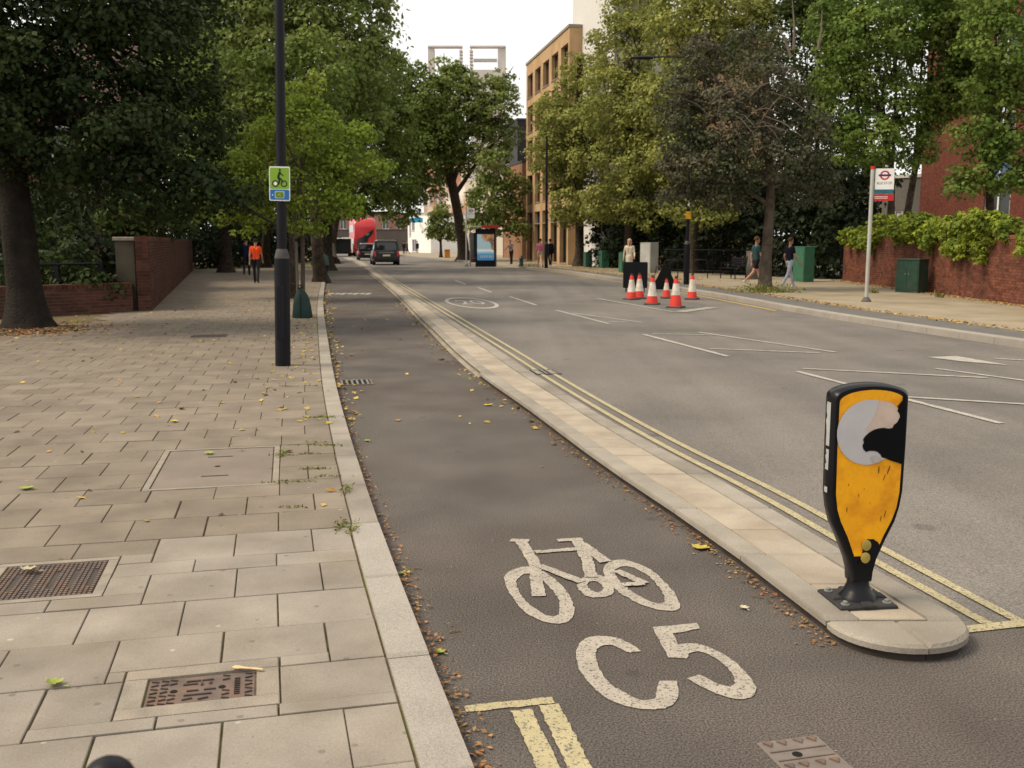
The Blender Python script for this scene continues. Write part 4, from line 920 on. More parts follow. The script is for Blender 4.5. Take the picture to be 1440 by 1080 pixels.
for z in (15.8, 18.6, 21.4):
    m1 = MB(); m1.box(Lw + .002, Lw + 1.1, -.9, 3.0, z, z + .16); bal = m1.build('balcony', M('balcony_grey', (.45, .43, .40), .7), wb)
    m1 = MB(); m1.box(Lw + 1.04, Lw + 1.08, -.85, 2.95, z + .16, z + 1.15); m1.build('balustrade', glass_grey, bal)
    m1 = MB(); m1.box(Lw + .004, Lw + .05, .5, 2.4, z + .2, z + 2.3); m1.build('balcony_door', glass_grey, wb)
building('dark_block', 'dark metal clad block beyond the tan brick block', (-.9, 99), (.5, 93), 9, 12.6, M('dark_clad', (.035, .034, .04), .6, .2, .5), [(1, 3, 9, 11.5)], M('slate', (.06, .065, .08), .7), 0, .4, dark_frame, glass_dark)
building('brown_block', 'brown brick house low behind the small round tree', (-.8, 97), (.9, 90), 6, 8.6, M('brick_brown', (.25, .13, .07), .9, .15, 2), [(1, 3, 5, 7)], M('slate2', (.05, .05, .06), .7), 0, .2)
# tower with open frames far away
conc_hazed = M('tower_concrete_hazed', (.60, .54, .50), .9, .06, .2)  # haze over the far tower put into its concrete colour
tw = at(655, 340, 320); kx = 320 / 1400
t = thing('tower_block', 'haze-paled concrete tower with two open frames above the trees', 'building', (tw.x, tw.y, 0))
zt = at(655, 66, 320).z; zb = at(655, 118, 320).z
m1 = MB(); m1.box(8 * kx, 54 * kx, 0, 16, -1, at(655, 98, 320).z); m1.box(-50 * kx, -8 * kx, 0, 16, -1, at(655, 112, 320).z - 4); m1.build('shaft', conc_hazed, t)
for (a, b) in ((-50, -42), (45, 56)): m1 = MB(); m1.box(a * kx, b * kx, 1, 6, zb - 6, zt); m1.build('fin', conc_hazed, t)
m1 = MB(); m1.box(-50 * kx, -3 * kx, .5, 3, zt, zt + .5); m1.box(7 * kx, 56 * kx, .5, 3, zt, zt + .5); m1.build('top_beam', conc_hazed, t)
for cx in (-5, 9):
    for k in range(9): m1 = MB(); z = at(655, 70 + k * 4.6, 320).z; m1.box((cx - 2.2) * kx, (cx + 2.2) * kx, .5, 3, z - .45, z); m1.build('louvre', conc_hazed, t)
    m1 = MB(); m1.box((cx - .5) * kx, (cx + .5) * kx, 1, 2.4, zb - 3, zt); m1.build('post', conc_hazed, t)
m1 = MB(); m1.box(12 * kx, 44 * kx, .5, 2, at(655, 86, 320).z, at(655, 82, 320).z); m1.build('balustrade', grey_paint, t)
# far street end
building('white_corner_building', 'white corner building with blue sign at the street end', at(574, 360, 150).xy, at(606, 360, 140).xy, 14, 5.4, white_m, [(.7, 1.6, 2.4, 4.4, blue_pane), (2.0, 3.4, 3.2, 4.6), (2.0, 4.3, .2, 2.0, M('shop_grey', (.12, .12, .17), .4))], grey_paint, 0, .15)
p = at(583, 312, 141); t = thing('shop_sign', 'bright blue sign board on the white corner building', 'sign', (p.x, p.y - .5, 0)); m1 = MB(); m1.box(-.6, 1.2, -.05, .05, 4.3, 4.95); m1.build('board', M('sign_cyan', (.02, .38, .60), .5), t)
m1 = MB(); m1.box(-.05, .05, .05, 4., 4.4, 4.7); m1.build('bracket', steel, t)
hb_ = M('hoarding', (.055, .045, .042), .8, .2, .4)
building('dark_hoarding', 'dark boarded frontage closing the street behind the bus', at(455, 360, 176).xy, at(580, 360, 168).xy, 6, 3.6, hb_, [(4, 6, .2, 2.4, glass_dark)], hb_, 0, .1)
building('brick_terrace', 'brick terrace with pale band at the far end of the street', at(440, 360, 205).xy, at(600, 360, 200).xy, 10, 7.2, M('brick_far', (.22, .12, .09), .9, .2, .4), [(x, x + 1.4, 4.2, 6.2) for x in (6, 9, 12, 15, 18, 21)], M('pale_band', (.45, .40, .34), .8), 0, .2)
building('red_white_mansion', 'tall red brick and white banded building behind the centre tree', at(597, 360, 165).xy, at(660, 360, 150).xy, 12, 13.5, M('brick_mansion', (.34, .17, .11), .9, .2, .5, tint=(.6, .56, .5), tscale=.35), [(x, x + 1.1, z, z + 1.8) for x in (.6, 2.4, 4.2, 6.0) for z in (1, 4.2, 7.4, 10.4)], grey_paint, 0, .2)
building('far_cream_building', 'cream building glimpsed through the centre trees', at(655, 360, 125).xy, at(720, 360, 115).xy, 10, 9, M('cream', (.5, .44, .36), .8, .08), [(x, x + 1, z, z + 1.6) for x in (.8, 2.8, 4.6) for z in (1, 4, 6.5)], grey_paint, 0, .2)
# red brick building behind the ivy wall
rb = M('brick_block', (.135, .045, .032), .9, .15, 1.5, .4, 60, .15, fine=.25, fscale=12, tint=(.13, .045, .032), tscale=.8)
blue_panel = M('panel_blue', (.10, .16, .26), .5)
building('red_brick_building', 'red brick building with blue panels behind the ivy wall', at(1290, 340, 46).xy, at(1560, 340, 40).xy, 14, 15, rb, [(2.9, 4.0, 2.4, 4.0), (2.9, 4.0, 4.1, 5.2, blue_panel), (2.9, 4.0, 5.3, 7.0), (2.9, 4.0, 7.1, 8.2, blue_panel), (5.4, 6.8, 5.3, 7), (5.4, 6.8, 9, 11), (2.9, 4, 9, 11)], conc_frame, 0, .2)
building('grey_low_building', 'low grey building with white windows behind the bus stop', at(1165, 340, 60).xy, at(1300, 340, 56).xy, 9, 5.2, M('grey_render', (.20, .19, .175), .8, .1), [(.7, 1.9, 2.2, 3.2), (2.0, 3.2, 2.2, 3.2), (3.5, 4.4, 1.4, 3.4, white_m)], white_m, 0, .12)
building('left_house', 'red brick house hidden behind the dark left tree', (-31, 33), (-14.5, 41), 12, 7.0, rb, [(x, x + 1.4, z, z + 1.7) for x in (2, 6, 10, 14) for z in (1, 4.4)], M('tile', (.075, .042, .033), .8), 0, .15, gable=3.5)

# ------------------------------------------------------------ trees
TR = []
def T(*a, **k): TR.append(tree(*a, **k)); return TR[-1]
b = ground(40, 460, ZP)
T('shade_tree', 'large dark tree with thick trunk at the left edge', b, [at(34, 400, 18.7), at(18, 250, 18.5), at(-12, 60, 18.2), at(-25, -120, 18)], .34,
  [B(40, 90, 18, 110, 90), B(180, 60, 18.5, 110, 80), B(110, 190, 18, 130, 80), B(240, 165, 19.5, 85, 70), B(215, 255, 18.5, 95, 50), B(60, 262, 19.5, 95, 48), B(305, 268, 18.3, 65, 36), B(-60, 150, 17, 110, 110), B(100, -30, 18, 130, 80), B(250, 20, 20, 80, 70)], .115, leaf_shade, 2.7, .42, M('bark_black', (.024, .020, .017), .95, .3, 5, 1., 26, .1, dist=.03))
lb = leaf_bright
b = ground(425, 447, ZP)
T('young_street_tree', 'slim bright green street tree with green watering bag behind lamp post', b, [at(426, 380, 21), at(425, 300, 21), at(424, 190, 21)], .055,
  [B(430, 195, 21, 62, 42), B(418, 146, 21, 30, 26), B(445, 118, 21, 12, 14), B(372, 190, 21, 26, 24), B(340, 238, 21, 46, 26), B(302, 246, 21, 20, 14), B(492, 236, 21, 44, 26), B(535, 240, 20.8, 24, 11), B(500, 192, 21, 24, 20), B(405, 262, 21, 80, 34), B(460, 292, 20.6, 54, 20), B(378, 300, 21.2, 52, 20), B(318, 292, 21.2, 34, 16), B(430, 325, 20.6, 28, 9), B(350, 326, 21, 22, 8)], 0.085, lb, 2.6, .24, bark_light, flare=1.1)
b = ground(412, 419, ZP)
T('street_tree', 'brown trunked street tree just left of the watering bag', b, [at(412, 360, 28.2), at(411, 260, 28.2), at(405, 120, 28)], .14, [B(395, 190, 28, 95, 60), B(330, 240, 28, 75, 48), B(430, 110, 28.5, 80, 60), B(340, 130, 28, 80, 60), B(300, 290, 28, 55, 26)], .13, leaf_mid, 2.6, .40, bark)
b = ground(452, 396, ZP)
T('plane_tree', 'big plane tree with flared trunk by the cycle track', b, [at(446, 350, 39.5), at(441, 280, 39.5), at(432, 150, 39), at(420, 20, 39)], .25, [B(430, 80, 39, 120, 80), B(350, 60, 40, 100, 80), B(500, 110, 39, 60, 70), B(500, 20, 40, 55, 50), B(400, -40, 39, 130, 70), B(300, 120, 42, 80, 60), B(470, 200, 39, 75, 45)], .19, leaf_far_haze, 2.6, .6, bark)
b = ground(318, 383, ZP)
T('avenue_tree', 'straight trunked tree left of the orange shirted walker', b, [at(318, 340, 52), at(319, 250, 52), at(322, 120, 52)], .33, [B(300, 200, 52, 100, 70), B(240, 110, 52, 90, 80), B(330, 60, 53, 100, 70), B(330, 290, 52, 75, 28), B(260, 290, 51, 50, 28), B(200, 220, 53, 80, 70), B(180, 30, 54, 110, 80), B(300, -30, 54, 110, 60)], .23, leaf_dark, 2.6, .65, bark)
b = ground(373, 376, ZP)
T('avenue_tree', 'farther avenue tree right behind the navy jacketed walker', b, [at(374, 330, 62), at(375, 200, 62)], .3, [B(380, 270, 62, 60, 45), B(360, 180, 63, 80, 60), B(430, 250, 62, 50, 50)], .25, leaf_mid, 2.5, .7, bark)
b = ground(462, 379, ZP)
T('roadside_tree', 'dark tree overhanging the cycle track behind the plane tree', b, [at(460, 350, 58), at(462, 280, 58), at(475, 200, 58), at(490, 120, 58)], .33, [B(500, 150, 58, 62, 62), B(535, 195, 58, 52, 50), B(500, 245, 57, 60, 42), B(540, 250, 58, 42, 40), B(525, 95, 59, 38, 34), B(460, 290, 57, 55, 28), B(512, 285, 57, 34, 24)], .24, leaf_mid, 2.8, .65, bark)
b = ground(467, 370, ZP)
T('roadside_tree', 'farther dark tree spreading over the road toward the bus', b, [at(466, 345, 82), at(480, 260, 82), at(520, 180, 82)], .4, [B(560, 165, 84, 50, 48), B(600, 150, 84, 40, 40), B(590, 215, 84, 50, 40), B(555, 255, 83, 50, 38), B(590, 272, 84, 34, 24), B(620, 190, 84, 34, 40), B(560, 300, 83, 26, 16), B(560, 110, 85, 36, 30)], .30, leaf_mid, 2.8, .8, bark)
b = at(653, 366, 86); b.z = ZR
T('plane_tree', 'forked plane tree behind the far bus stop', b, [at(650, 335, 86), at(642, 290, 86), at(630, 230, 86), at(625, 160, 86)], .52, [B(640, 150, 86, 48, 42), B(690, 155, 87, 40, 36), B(600, 180, 86, 40, 40), B(665, 205, 86, 55, 32), B(620, 235, 86, 44, 26), B(705, 190, 87, 26, 26), B(650, 120, 87, 30, 24), B(705, 120, 87, 18, 18), B(625, 105, 87, 24, 20)], .30, leaf_far_haze, 2.8, .75, bark)
b = at(693, 366, 80); b.z = ZR
T('small_tree', 'round green small tree behind the bus shelter', b, [at(692, 330, 80), at(692, 270, 80)], .14, [B(690, 285, 80, 36, 34), B(697, 240, 80, 26, 28), B(712, 305, 80, 28, 26), B(680, 320, 80, 26, 18), B(725, 262, 80, 16, 16), B(728, 325, 79, 16, 14)], .30, leaf_far_haze, 3.2, .6, bark)
b = at(620, 361, 100); b.z = ZR
T('small_tree', 'small green tree with grey trunk left of the far bus stop', b, [at(620, 350, 100), at(619, 315, 100)], .16, [B(622, 318, 100, 20, 18), B(618, 300, 100, 15, 14), B(634, 326, 100, 14, 12), B(610, 326, 100, 12, 10)], .30, leaf_far_haze, 3.2, .6, bark)
lime = [((815, 372), 64, 'left yellow green lime tree before the tan brick block', [B(800, 190, 63, 46, 40), B(790, 245, 63, 40, 34), B(830, 120, 64, 44, 50), B(770, 215, 62, 26, 24), B(835, 200, 62, 50, 60), B(810, 290, 62, 42, 34), B(775, 160, 64, 26, 34)]),
        ((885, 368), 56, 'middle yellow green lime tree above the pale grey cabinet', [B(880, 70, 57, 50, 52), B(860, 150, 56, 50, 50), B(905, 160, 55, 52, 60), B(880, 240, 55, 52, 50), B(900, 15, 58, 52, 40), B(850, 290, 56, 40, 26), B(925, 230, 54, 44, 50), B(915, 300, 54, 42, 24)]),
        ((975, 372), 50, 'right yellow green lime tree behind the dark leaved tree', [B(960, 50, 51, 55, 60), B(950, 140, 49, 48, 50), B(1010, 20, 51, 60, 50), B(960, 220, 48, 40, 44), B(985, 300, 47, 50, 24), B(1040, 60, 52, 50, 60)])]
for (u, v), Y, lb2, bl_ in lime:
    b = at(u, v, Y); b.z = ZR; T('lime_tree', lb2, b, [at(u, 300, Y), at(u, 180, Y), at(u, 80, Y)], .3, bl_, .19, leaf_lime, 2.8, .5, bark, group='lime trees on the right')
b = ground(1075, 408, ZR)
td = T('dark_leaved_tree', 'dull dark tree with bare twigs before the hedge on the right', b, [at(1078, 360, 32.5), at(1083, 290, 32.5), at(1086, 200, 32.5), at(1075, 90, 32.5)], .20,
  [B(958, 205, 32.2, 34, 46), B(950, 140, 32.6, 30, 34), B(1070, 130, 32.5, 70, 46), B(1000, 170, 32, 62, 44), B(1120, 200, 32.5, 58, 46), B(1060, 230, 32, 80, 44), B(990, 245, 32, 60, 42), B(1140, 265, 32.5, 44, 34), B(1020, 285, 32.6, 44, 20), B(958, 275, 32.2, 28, 20), B(985, 85, 33, 40, 34), B(1060, 70, 33, 44, 26)], .125, leaf_purple, 2.0, .34, bark_light)
for (u, v), Y, lb2, tl, bl_ in [((1135, 352), 52, 'tall dark tree behind the dull dark tree', [at(1135, 300, 52), at(1138, 150, 52)], [B(1130, 60, 52, 65, 60), B(1170, 150, 52, 52, 60), B(1120, 160, 52, 50, 60), B(1180, 30, 53, 60, 50), B(1165, 250, 51, 45, 45), B(1110, -10, 53, 60, 40), B(1215, 235, 53, 26, 30), B(1240, 90, 54, 50, 50)]),
                        ((150, 352), 33, 'dark tree in the garden behind the tall left wall', [at(150, 300, 33), at(155, 200, 33)], [B(120, 285, 33, 60, 40), B(190, 280, 33, 50, 40), B(230, 300, 34, 44, 28), B(60, 300, 32, 50, 34), B(160, 215, 34, 70, 50), B(150, 325, 32, 60, 22), B(225, 325, 33, 40, 18)])]:
    b2 = at(u, v, Y); b2.z = 0; T('garden_tree', lb2, b2, tl, .2, bl_, .21, leaf_dark, 2.6, .55, bark)
mbt = MB()
for k in range(20):
    q0 = at(random.uniform(1000, 1090), random.uniform(120, 190), 31.4); ang = random.uniform(-2.9, -.2) if k % 3 else random.uniform(.3, 2.8); ln = random.uniform(.7, 1.7); q1 = q0 + Vector((math.cos(ang) * ln, random.uniform(-.9, -.2), math.sin(ang) * ln * .7))
    mbt.tube([q0 - b, q0.lerp(q1, .5) + Vector((0, 0, .12)) - b, q1 - b], [.022, .014, .005], 5)
for (u0, v0, u1, v1) in ((1112, 80, 1090, 30), (1116, 70, 1114, 0), (1150, 70, 1156, 15)): mbt.tube([at(u0, v0, 32) - b, at((u0 + u1)/2 + 2, (v0 + v1)/2, 32) - b, at(u1, v1, 32) - b], [.045, .03, .012], 6)
mbt.build('bare_twigs', M('twig', (.15, .118, .088), .9), td)['kind'] = 'stuff'
for (u, v), Y, lb2, tl, bl_ in [((1252, 350), 37, 'green tree with dark trunk just right of the bus stop flag', [at(1253, 300, 37), at(1254, 240, 37), at(1230, 120, 37)], [B(1230, 60, 37, 75, 50), B(1180, 110, 37, 50, 38), B(1225, 195, 36, 42, 30), B(1195, 205, 36.5, 28, 28), B(1265, 150, 37, 50, 36), B(1250, 10, 37.5, 90, 40), B(1170, 40, 38, 40, 40), B(1290, 165, 38, 40, 36), B(1240, 230, 36, 30, 16), B(1175, 165, 37, 36, 30)]),
                        ((1277, 345), 38, 'leaning green tree beside another behind the ivy wall', [at(1276, 300, 38), at(1290, 220, 38), at(1310, 100, 38)], [B(1320, 90, 38, 55, 40), B(1380, 60, 37, 60, 46), B(1345, 140, 37, 48, 30), B(1285, 215, 37, 34, 26), B(1300, 30, 38.5, 60, 40), B(1375, 130, 37, 50, 36), B(1330, -10, 37, 70, 36), B(1350, 40, 36.5, 50, 40)]),
                        ((1392, 350), 33, 'drooping green tree at the right edge behind the ivy wall', [at(1392, 300, 33), at(1392, 200, 33), at(1400, 80, 33)], [B(1410, 60, 32, 60, 48), B(1380, 190, 32.5, 40, 36), B(1430, 170, 32, 40, 44), B(1400, 245, 32.5, 50, 30), B(1355, 262, 32.5, 26, 22), B(1435, 100, 32, 50, 40), B(1430, 0, 32, 60, 40), B(1420, 215, 32.2, 44, 26), B(1385, 130, 32.4, 36, 30), B(1440, 255, 32, 30, 20)])]:
    b = at(u, v, Y); b.z = 0; T('garden_tree', lb2, b, tl, .16, bl_, .15, leaf_right, 2.4, .38, bark, group='garden trees behind the ivy wall')
def shrub(name, label, cat, base, blobs, leaf, mat, layers=3, clump=.3, shell=.55, climb=False):
    base = Vector(base); t = thing(name, label, cat, base); P, Nn = crown_pts(blobs, leaf, layers, clump, shell); P[:, 2] = np.maximum(P[:, 2], base.z + .02)
    leaves('foliage', P, Nn, leaf * rng.uniform(.65, 1.25, (len(P), 1)), mat, t, base); m1 = MB()
    for k, (c, rx, ry, rz_) in enumerate(blobs):
        c = Vector(c) - base
        if climb: m1.tube([(c.x + .1, c.y + .05, -.02), (c.x + .12, c.y, c.z * .5), c], [.012, .010, .006], 5); continue
        m1.tube([(c.x * .6, c.y * .6, -.1), (c.x * .85, c.y * .85, c.z * .5), c], [.05, .035, .015], 5)
    m1.build('stems', bark, t)['kind'] = 'stuff'; return t
shrub('hedge_bush', 'dark rounded shrub behind the low wall and rail at left', 'shrub', (-12, 24, 0), [B(95, 375, 23, 38, 34), B(60, 350, 24, 45, 40), B(30, 385, 23, 40, 30), B(110, 400, 22.6, 34, 20), B(150, 408, 23, 36, 18)], .13, leafmat('leaf_bush', (.05, .075, .02), (.03, .045, .015)), 3, .22)
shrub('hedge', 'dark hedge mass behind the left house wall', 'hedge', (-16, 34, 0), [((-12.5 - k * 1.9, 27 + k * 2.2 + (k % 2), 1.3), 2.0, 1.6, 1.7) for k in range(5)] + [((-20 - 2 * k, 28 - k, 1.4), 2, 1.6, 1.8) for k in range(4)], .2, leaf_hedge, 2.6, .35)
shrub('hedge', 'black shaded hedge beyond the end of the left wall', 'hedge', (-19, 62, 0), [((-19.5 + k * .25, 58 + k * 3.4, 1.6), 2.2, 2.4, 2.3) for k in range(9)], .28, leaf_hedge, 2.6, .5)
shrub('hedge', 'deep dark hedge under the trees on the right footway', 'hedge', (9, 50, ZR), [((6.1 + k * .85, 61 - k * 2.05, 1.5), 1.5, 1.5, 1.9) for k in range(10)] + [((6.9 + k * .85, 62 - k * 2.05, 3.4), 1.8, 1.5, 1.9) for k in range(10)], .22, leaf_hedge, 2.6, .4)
shrub('hedge', 'low clipped green hedge behind the bus stop pole', 'hedge', (15.5, 44, 0), [((14.2 + k * 1.1, 44.5, 1.5), .9, .8, 1.15) for k in range(5)], .13, leaf_right, 3, .2)
# ivy on the right wall
iv = []; wl = (wr1 - wrA).length
for k in range(46):
    f = random.uniform(.0, .97); p = wrA + dv * wl * f; hgt = (1.95 + .55 * max(0, .55 - f)) + random.uniform(-.2, .2) - .25 * (f > .8)
    iv.append(((p.x - random.uniform(0, .25), p.y, hgt), random.uniform(.35, .75), .28, random.uniform(.25, .5)))
for k in range(16):
    f = random.uniform(.05, .6); p = wrA + dv * wl * f; iv.append(((p.x - .2, p.y, random.uniform(1.35, 1.7)), .35, .16, .35))
p = wrA + dv * wl * .5
shrub('ivy', 'yellow green ivy spilling over the right brick wall', 'ivy', (p.x, p.y, ZR), iv, .12, leaf_ivy, 2.6, .13, .4, True)
# railings before the right hedge
t = thing('metal_railing', 'black railings before the dark hedge on the right', 'railing', (13.6, 41.5, ZR)); a, e = Vector((0, 0, 0)), Vector((-5.8, 10.2, 0))
for z in (.15, 1.15): m1 = MB(); m1.tube([a + Vector((0, 0, z)), e + Vector((0, 0, z))], .02, 6); m1.build('rail', black_metal, t)
for k in range(90):
    q = a.lerp(e, k / 89); m1 = MB(); m1.tube([q + Vector((0, 0, -.05)), q + Vector((0, 0, 1.3))], .012 if k % 15 else .035, 5); m1.build('bar', black_metal, t)

# watering bag
bp = ground(425, 447, ZP); t = thing('watering_bag', 'dark green watering bag zipped round the young tree trunk', 'watering bag', bp); rg = []
for z, rx, ry in ((0, .20, .16), (.04, .215, .17), (.25, .185, .155), (.42, .155, .13), (.50, .125, .10), (.56, .08, .07), (.64, .045, .05)):
    rg.append([(rx * math.cos(a) * (1 + .05 * math.sin(5 * a + z * 7)), ry * math.sin(a), z) for a in np.linspace(0, 2*math.pi, 20, endpoint=False)])
m1 = MB(); m1.loft(rg); m1.build('bag', M('bag_green', (.007, .030, .025), .6, .25, 6, .2, 25), t, True)
m1 = MB(); m1.tube([(.0, -.165, .02), (.01, -.17, .25), (.0, -.13, .5)], .008, 6); m1.build('zip', black_metal, t)
m1 = MB(); m1.tube([(-.06, -.03, .62), (-.02, -.08, .70), (.05, -.04, .62)], .012, 6); m1.build('strap_handle', black_metal, t)
t = thing('tree_stake', 'pale stake beside the young street tree', 'stake', bp + Vector((-.09, .05, 0))); m1 = MB(); m1.tube([(0, 0, -.2), (0, 0, 2.2)], .03, 8); m1.build('post', M('stake', (.16, .14, .11), .9), t)
m1 = MB(); m1.box(-.02, .12, -.03, .03, 1.6, 1.65); m1.build('tie', black_metal, t)

# ------------------------------------------------------------ vehicles
def ring_sec(y, wl, wm, wt, z0, zm, zt, c=.06):
    return [(-wl + c, y, z0), (wl - c, y, z0), (wl, y, z0 + c), (wm, y, zm), (wt, y, zt - c), (wt - c, y, zt), (-wt + c, y, zt), (-wt, y, zt - c), (-wm, y, zm), (-wl, y, z0 + c)]
def wheel(par, x, y, r, w):
    m1 = MB(); m1.lathe([(r * .62, -w/2), (r * .95, -w/2), (r, -w/2 + .03), (r, w/2 - .03), (r * .95, w/2), (r * .62, w/2)], 20); o = m1.build('wheel', rubber, par, True); o.location = (x, y, r); o.rotation_euler = (0, R(90), 0)
    m2 = MB(); m2.lathe([(r * .60, -w/2 + .02), (r * .60, w/2 - .01), (r * .2, w/2 - .03)], 16); m2.build('rim', steel, o, True)
tail = emit('tail_light', (.55, .02, .015), .12); platew = M('number_plate', (.75, .70, .45), .4)
def car(name, label, p, rz, L, W, H, paint, roofp, cat='car'):
    t = thing(name, label, cat, p, rz); w = W / 2; bz = H * .57
    m1 = MB(); m1.loft([ring_sec(-L/2, w * .86, w * .9, w * .84, .30, .6, bz - .06), ring_sec(-L/2 + .15, w * .94, w, w * .93, .22, .6, bz), ring_sec(-L/2 + .6, w * .97, w, w * .95, .2, .6, bz + .02), ring_sec(L/2 - 1.5, w * .97, w, w * .95, .2, .6, bz), ring_sec(L/2 - .3, w * .93, w * .96, w * .85, .22, .55, bz - .15), ring_sec(L/2, w * .8, w * .84, w * .7, .3, .5, bz - .3)]); m1.build('body', paint, t, True)
    m1 = MB(); m1.loft([ring_sec(-L/2 + .12, w * .88, w * .86, w * .80, bz - .02, bz + .1, bz + .16), ring_sec(-L/2 + .38, w * .90, w * .84, w * .72, bz - .02, H - .25, H - .07), ring_sec(L/2 - 1.9, w * .90, w * .84, w * .72, bz - .02, H - .25, H - .07), ring_sec(L/2 - 1.25, w * .88, w * .86, w * .8, bz - .02, bz + .05, bz + .12)]); m1.build('greenhouse', glass_dark, t, True)
    m1 = MB(); m1.loft([ring_sec(-L/2 + .30, w * .76, w * .76, w * .70, H - .13, H - .09, H - .02), ring_sec(-L/2 + .7, w * .78, w * .78, w * .70, H - .10, H - .05, H), ring_sec(L/2 - 2.2, w * .78, w * .78, w * .70, H - .10, H - .05, H), ring_sec(L/2 - 1.85, w * .74, w * .74, w * .66, H - .14, H - .1, H - .05)]); m1.build('roof', roofp, t, True)
    for s_ in (-1, 1):
        m1 = MB(); m1.tube([(w * .89 * s_, -L/2 + .10, bz - .05), (w * .78 * s_, -L/2 + .34, H - .08)], .055, 6); m1.build('pillar', paint, t)
        m1 = MB(); m1.box(min(s_ * w * .78, s_ * w * .92), max(s_ * w * .78, s_ * w * .92), -L/2 - .02, -L/2 + .16, bz - .38, bz - .06, .02); m1.build('tail_light', tail, t)
        m1 = MB(); m1.box(min(s_ * w, s_ * (w + .17)), max(s_ * w, s_ * (w + .17)), L/2 - 1.75, L/2 - 1.6, bz + .0, bz + .16, .03); m1.build('mirror', paint, t)
        for yy in (-L/2 + .8, L/2 - .85): wheel(t, s_ * (w - .11), yy, .33, .22)
    m1 = MB(); m1.box(-.26, .26, -L/2 - .025, -L/2 + .02, bz - .38, bz - .26); m1.build('number_plate', platew, t)
    m1 = MB(); m1.box(-w * .9, w * .9, -L/2 - .06, -L/2 + .1, .3, .50, .04); m1.build('bumper', M('bumper', (.015, .015, .018), .5), t)
    m1 = MB(); m1.box(-w * .55, w * .55, -L/2 - .02, -L/2 + .1, bz - .16, bz - .08, .01); m1.build('trim', steel, t)
    return t
navy_p = M('paint_navy', (.010, .012, .022), .25, .05, 3, spec=.5); black_p = M('paint_black', (.008, .008, .009), .25, .05, 3, spec=.5)
p = ground(541, 373); car('taxi', 'dark navy taxi driving away on the road', p + Vector((-.3, 2.3, 0)), R(11), 4.6, 1.92, 1.78, navy_p, M('roof_reflection', (.16, .15, .15), .3), 'taxi')  # taxi roof greyed, its reflection put into the paint colour
p = ground(516, 366.2); car('small_car', 'dark car with red tail lights left of the taxi', p + Vector((-.3, 2.0, 0)), R(11), 3.9, 1.75, 1.52, black_p, M('roof_rose', (.42, .26, .25), .3))
# double decker bus
p = ground(514.5, 360.6); t = thing('double_decker_bus', 'red double decker bus seen from behind', 'bus', p + Vector((-1.2, 5.6, 0)), R(12)); L, w = 11., 1.26
m1 = MB(); m1.loft([ring_sec(-L/2, w * .96, w * .98, w * .92, .30, 1.8, 3.2, .12), ring_sec(-L/2 + .12, w, w, w * .93, .30, 1.8, 3.9, .3), ring_sec(-L/2 + .5, w, w, w * .95, .28, 2.2, 4.25, .3), ring_sec(-L/2 + 1.1, w, w, w * .97, .28, 2.2, 4.34, .25), ring_sec(L/2 - .3, w, w, w * .97, .28, 2.2, 4.32, .25), ring_sec(L/2, w * .95, w * .95, w * .88, .3, 2, 4.1)]); bus_b = m1.build('body', M('bus_red', (.50, .028, .035), .3, .05, 2, spec=.5), t, True)
def rear_panel(name, poly, mat, y=-L/2 - .02):
    m = MB(); n = len(poly); m.v = [(x, y, z) for x, z in poly] + [(x, y + .08, z) for x, z in poly]; m.f = [tuple(range(n)), tuple(range(2*n - 1, n - 1, -1))] + [(k, n + k, n + (k+1) % n, (k+1) % n) for k in range(n)]; return m.build(name, mat, t)
rear_panel('rear_window', [(-.95, .9), (-.25, .9), (.2, 1.5), (.35, 2.0), (.9, 2.6), (.95, 3.05), (.4, 2.75), (-.3, 2.2), (-.95, 1.95)], glass_dark)
rear_panel('rear_blind', [(.1, 2.3), (.45, 2.45), (.45, 2.7), (.1, 2.5)], M('blind_green', (.05, .22, .14), .5), -L/2 - .03)
for s_ in (-1, 1):
    m1 = MB(); m1.box(min(s_ * 1.02, s_ * 1.2), max(s_ * 1.02, s_ * 1.2), -L/2 - .03, -L/2 + .1, .8, 1.3, .02); m1.build('tail_light', tail, t)
    for yy in (-L/2 + 2.6, L/2 - 2.4): wheel(t, s_ * (w - .16), yy, .48, .3)
    for z0, z1 in ((1.1, 2.0), (2.75, 3.6)): m1 = MB(); m1.box(min(s_ * (w - .02), s_ * (w + .012)), max(s_ * (w - .02), s_ * (w + .012)), -L/2 + .8, L/2 - .8, z0, z1); m1.build('side_window', glass_dark, t)
m1 = MB(); m1.box(-.26, .26, -L/2 - .03, -L/2, .5, .62); m1.build('number_plate', platew, t)
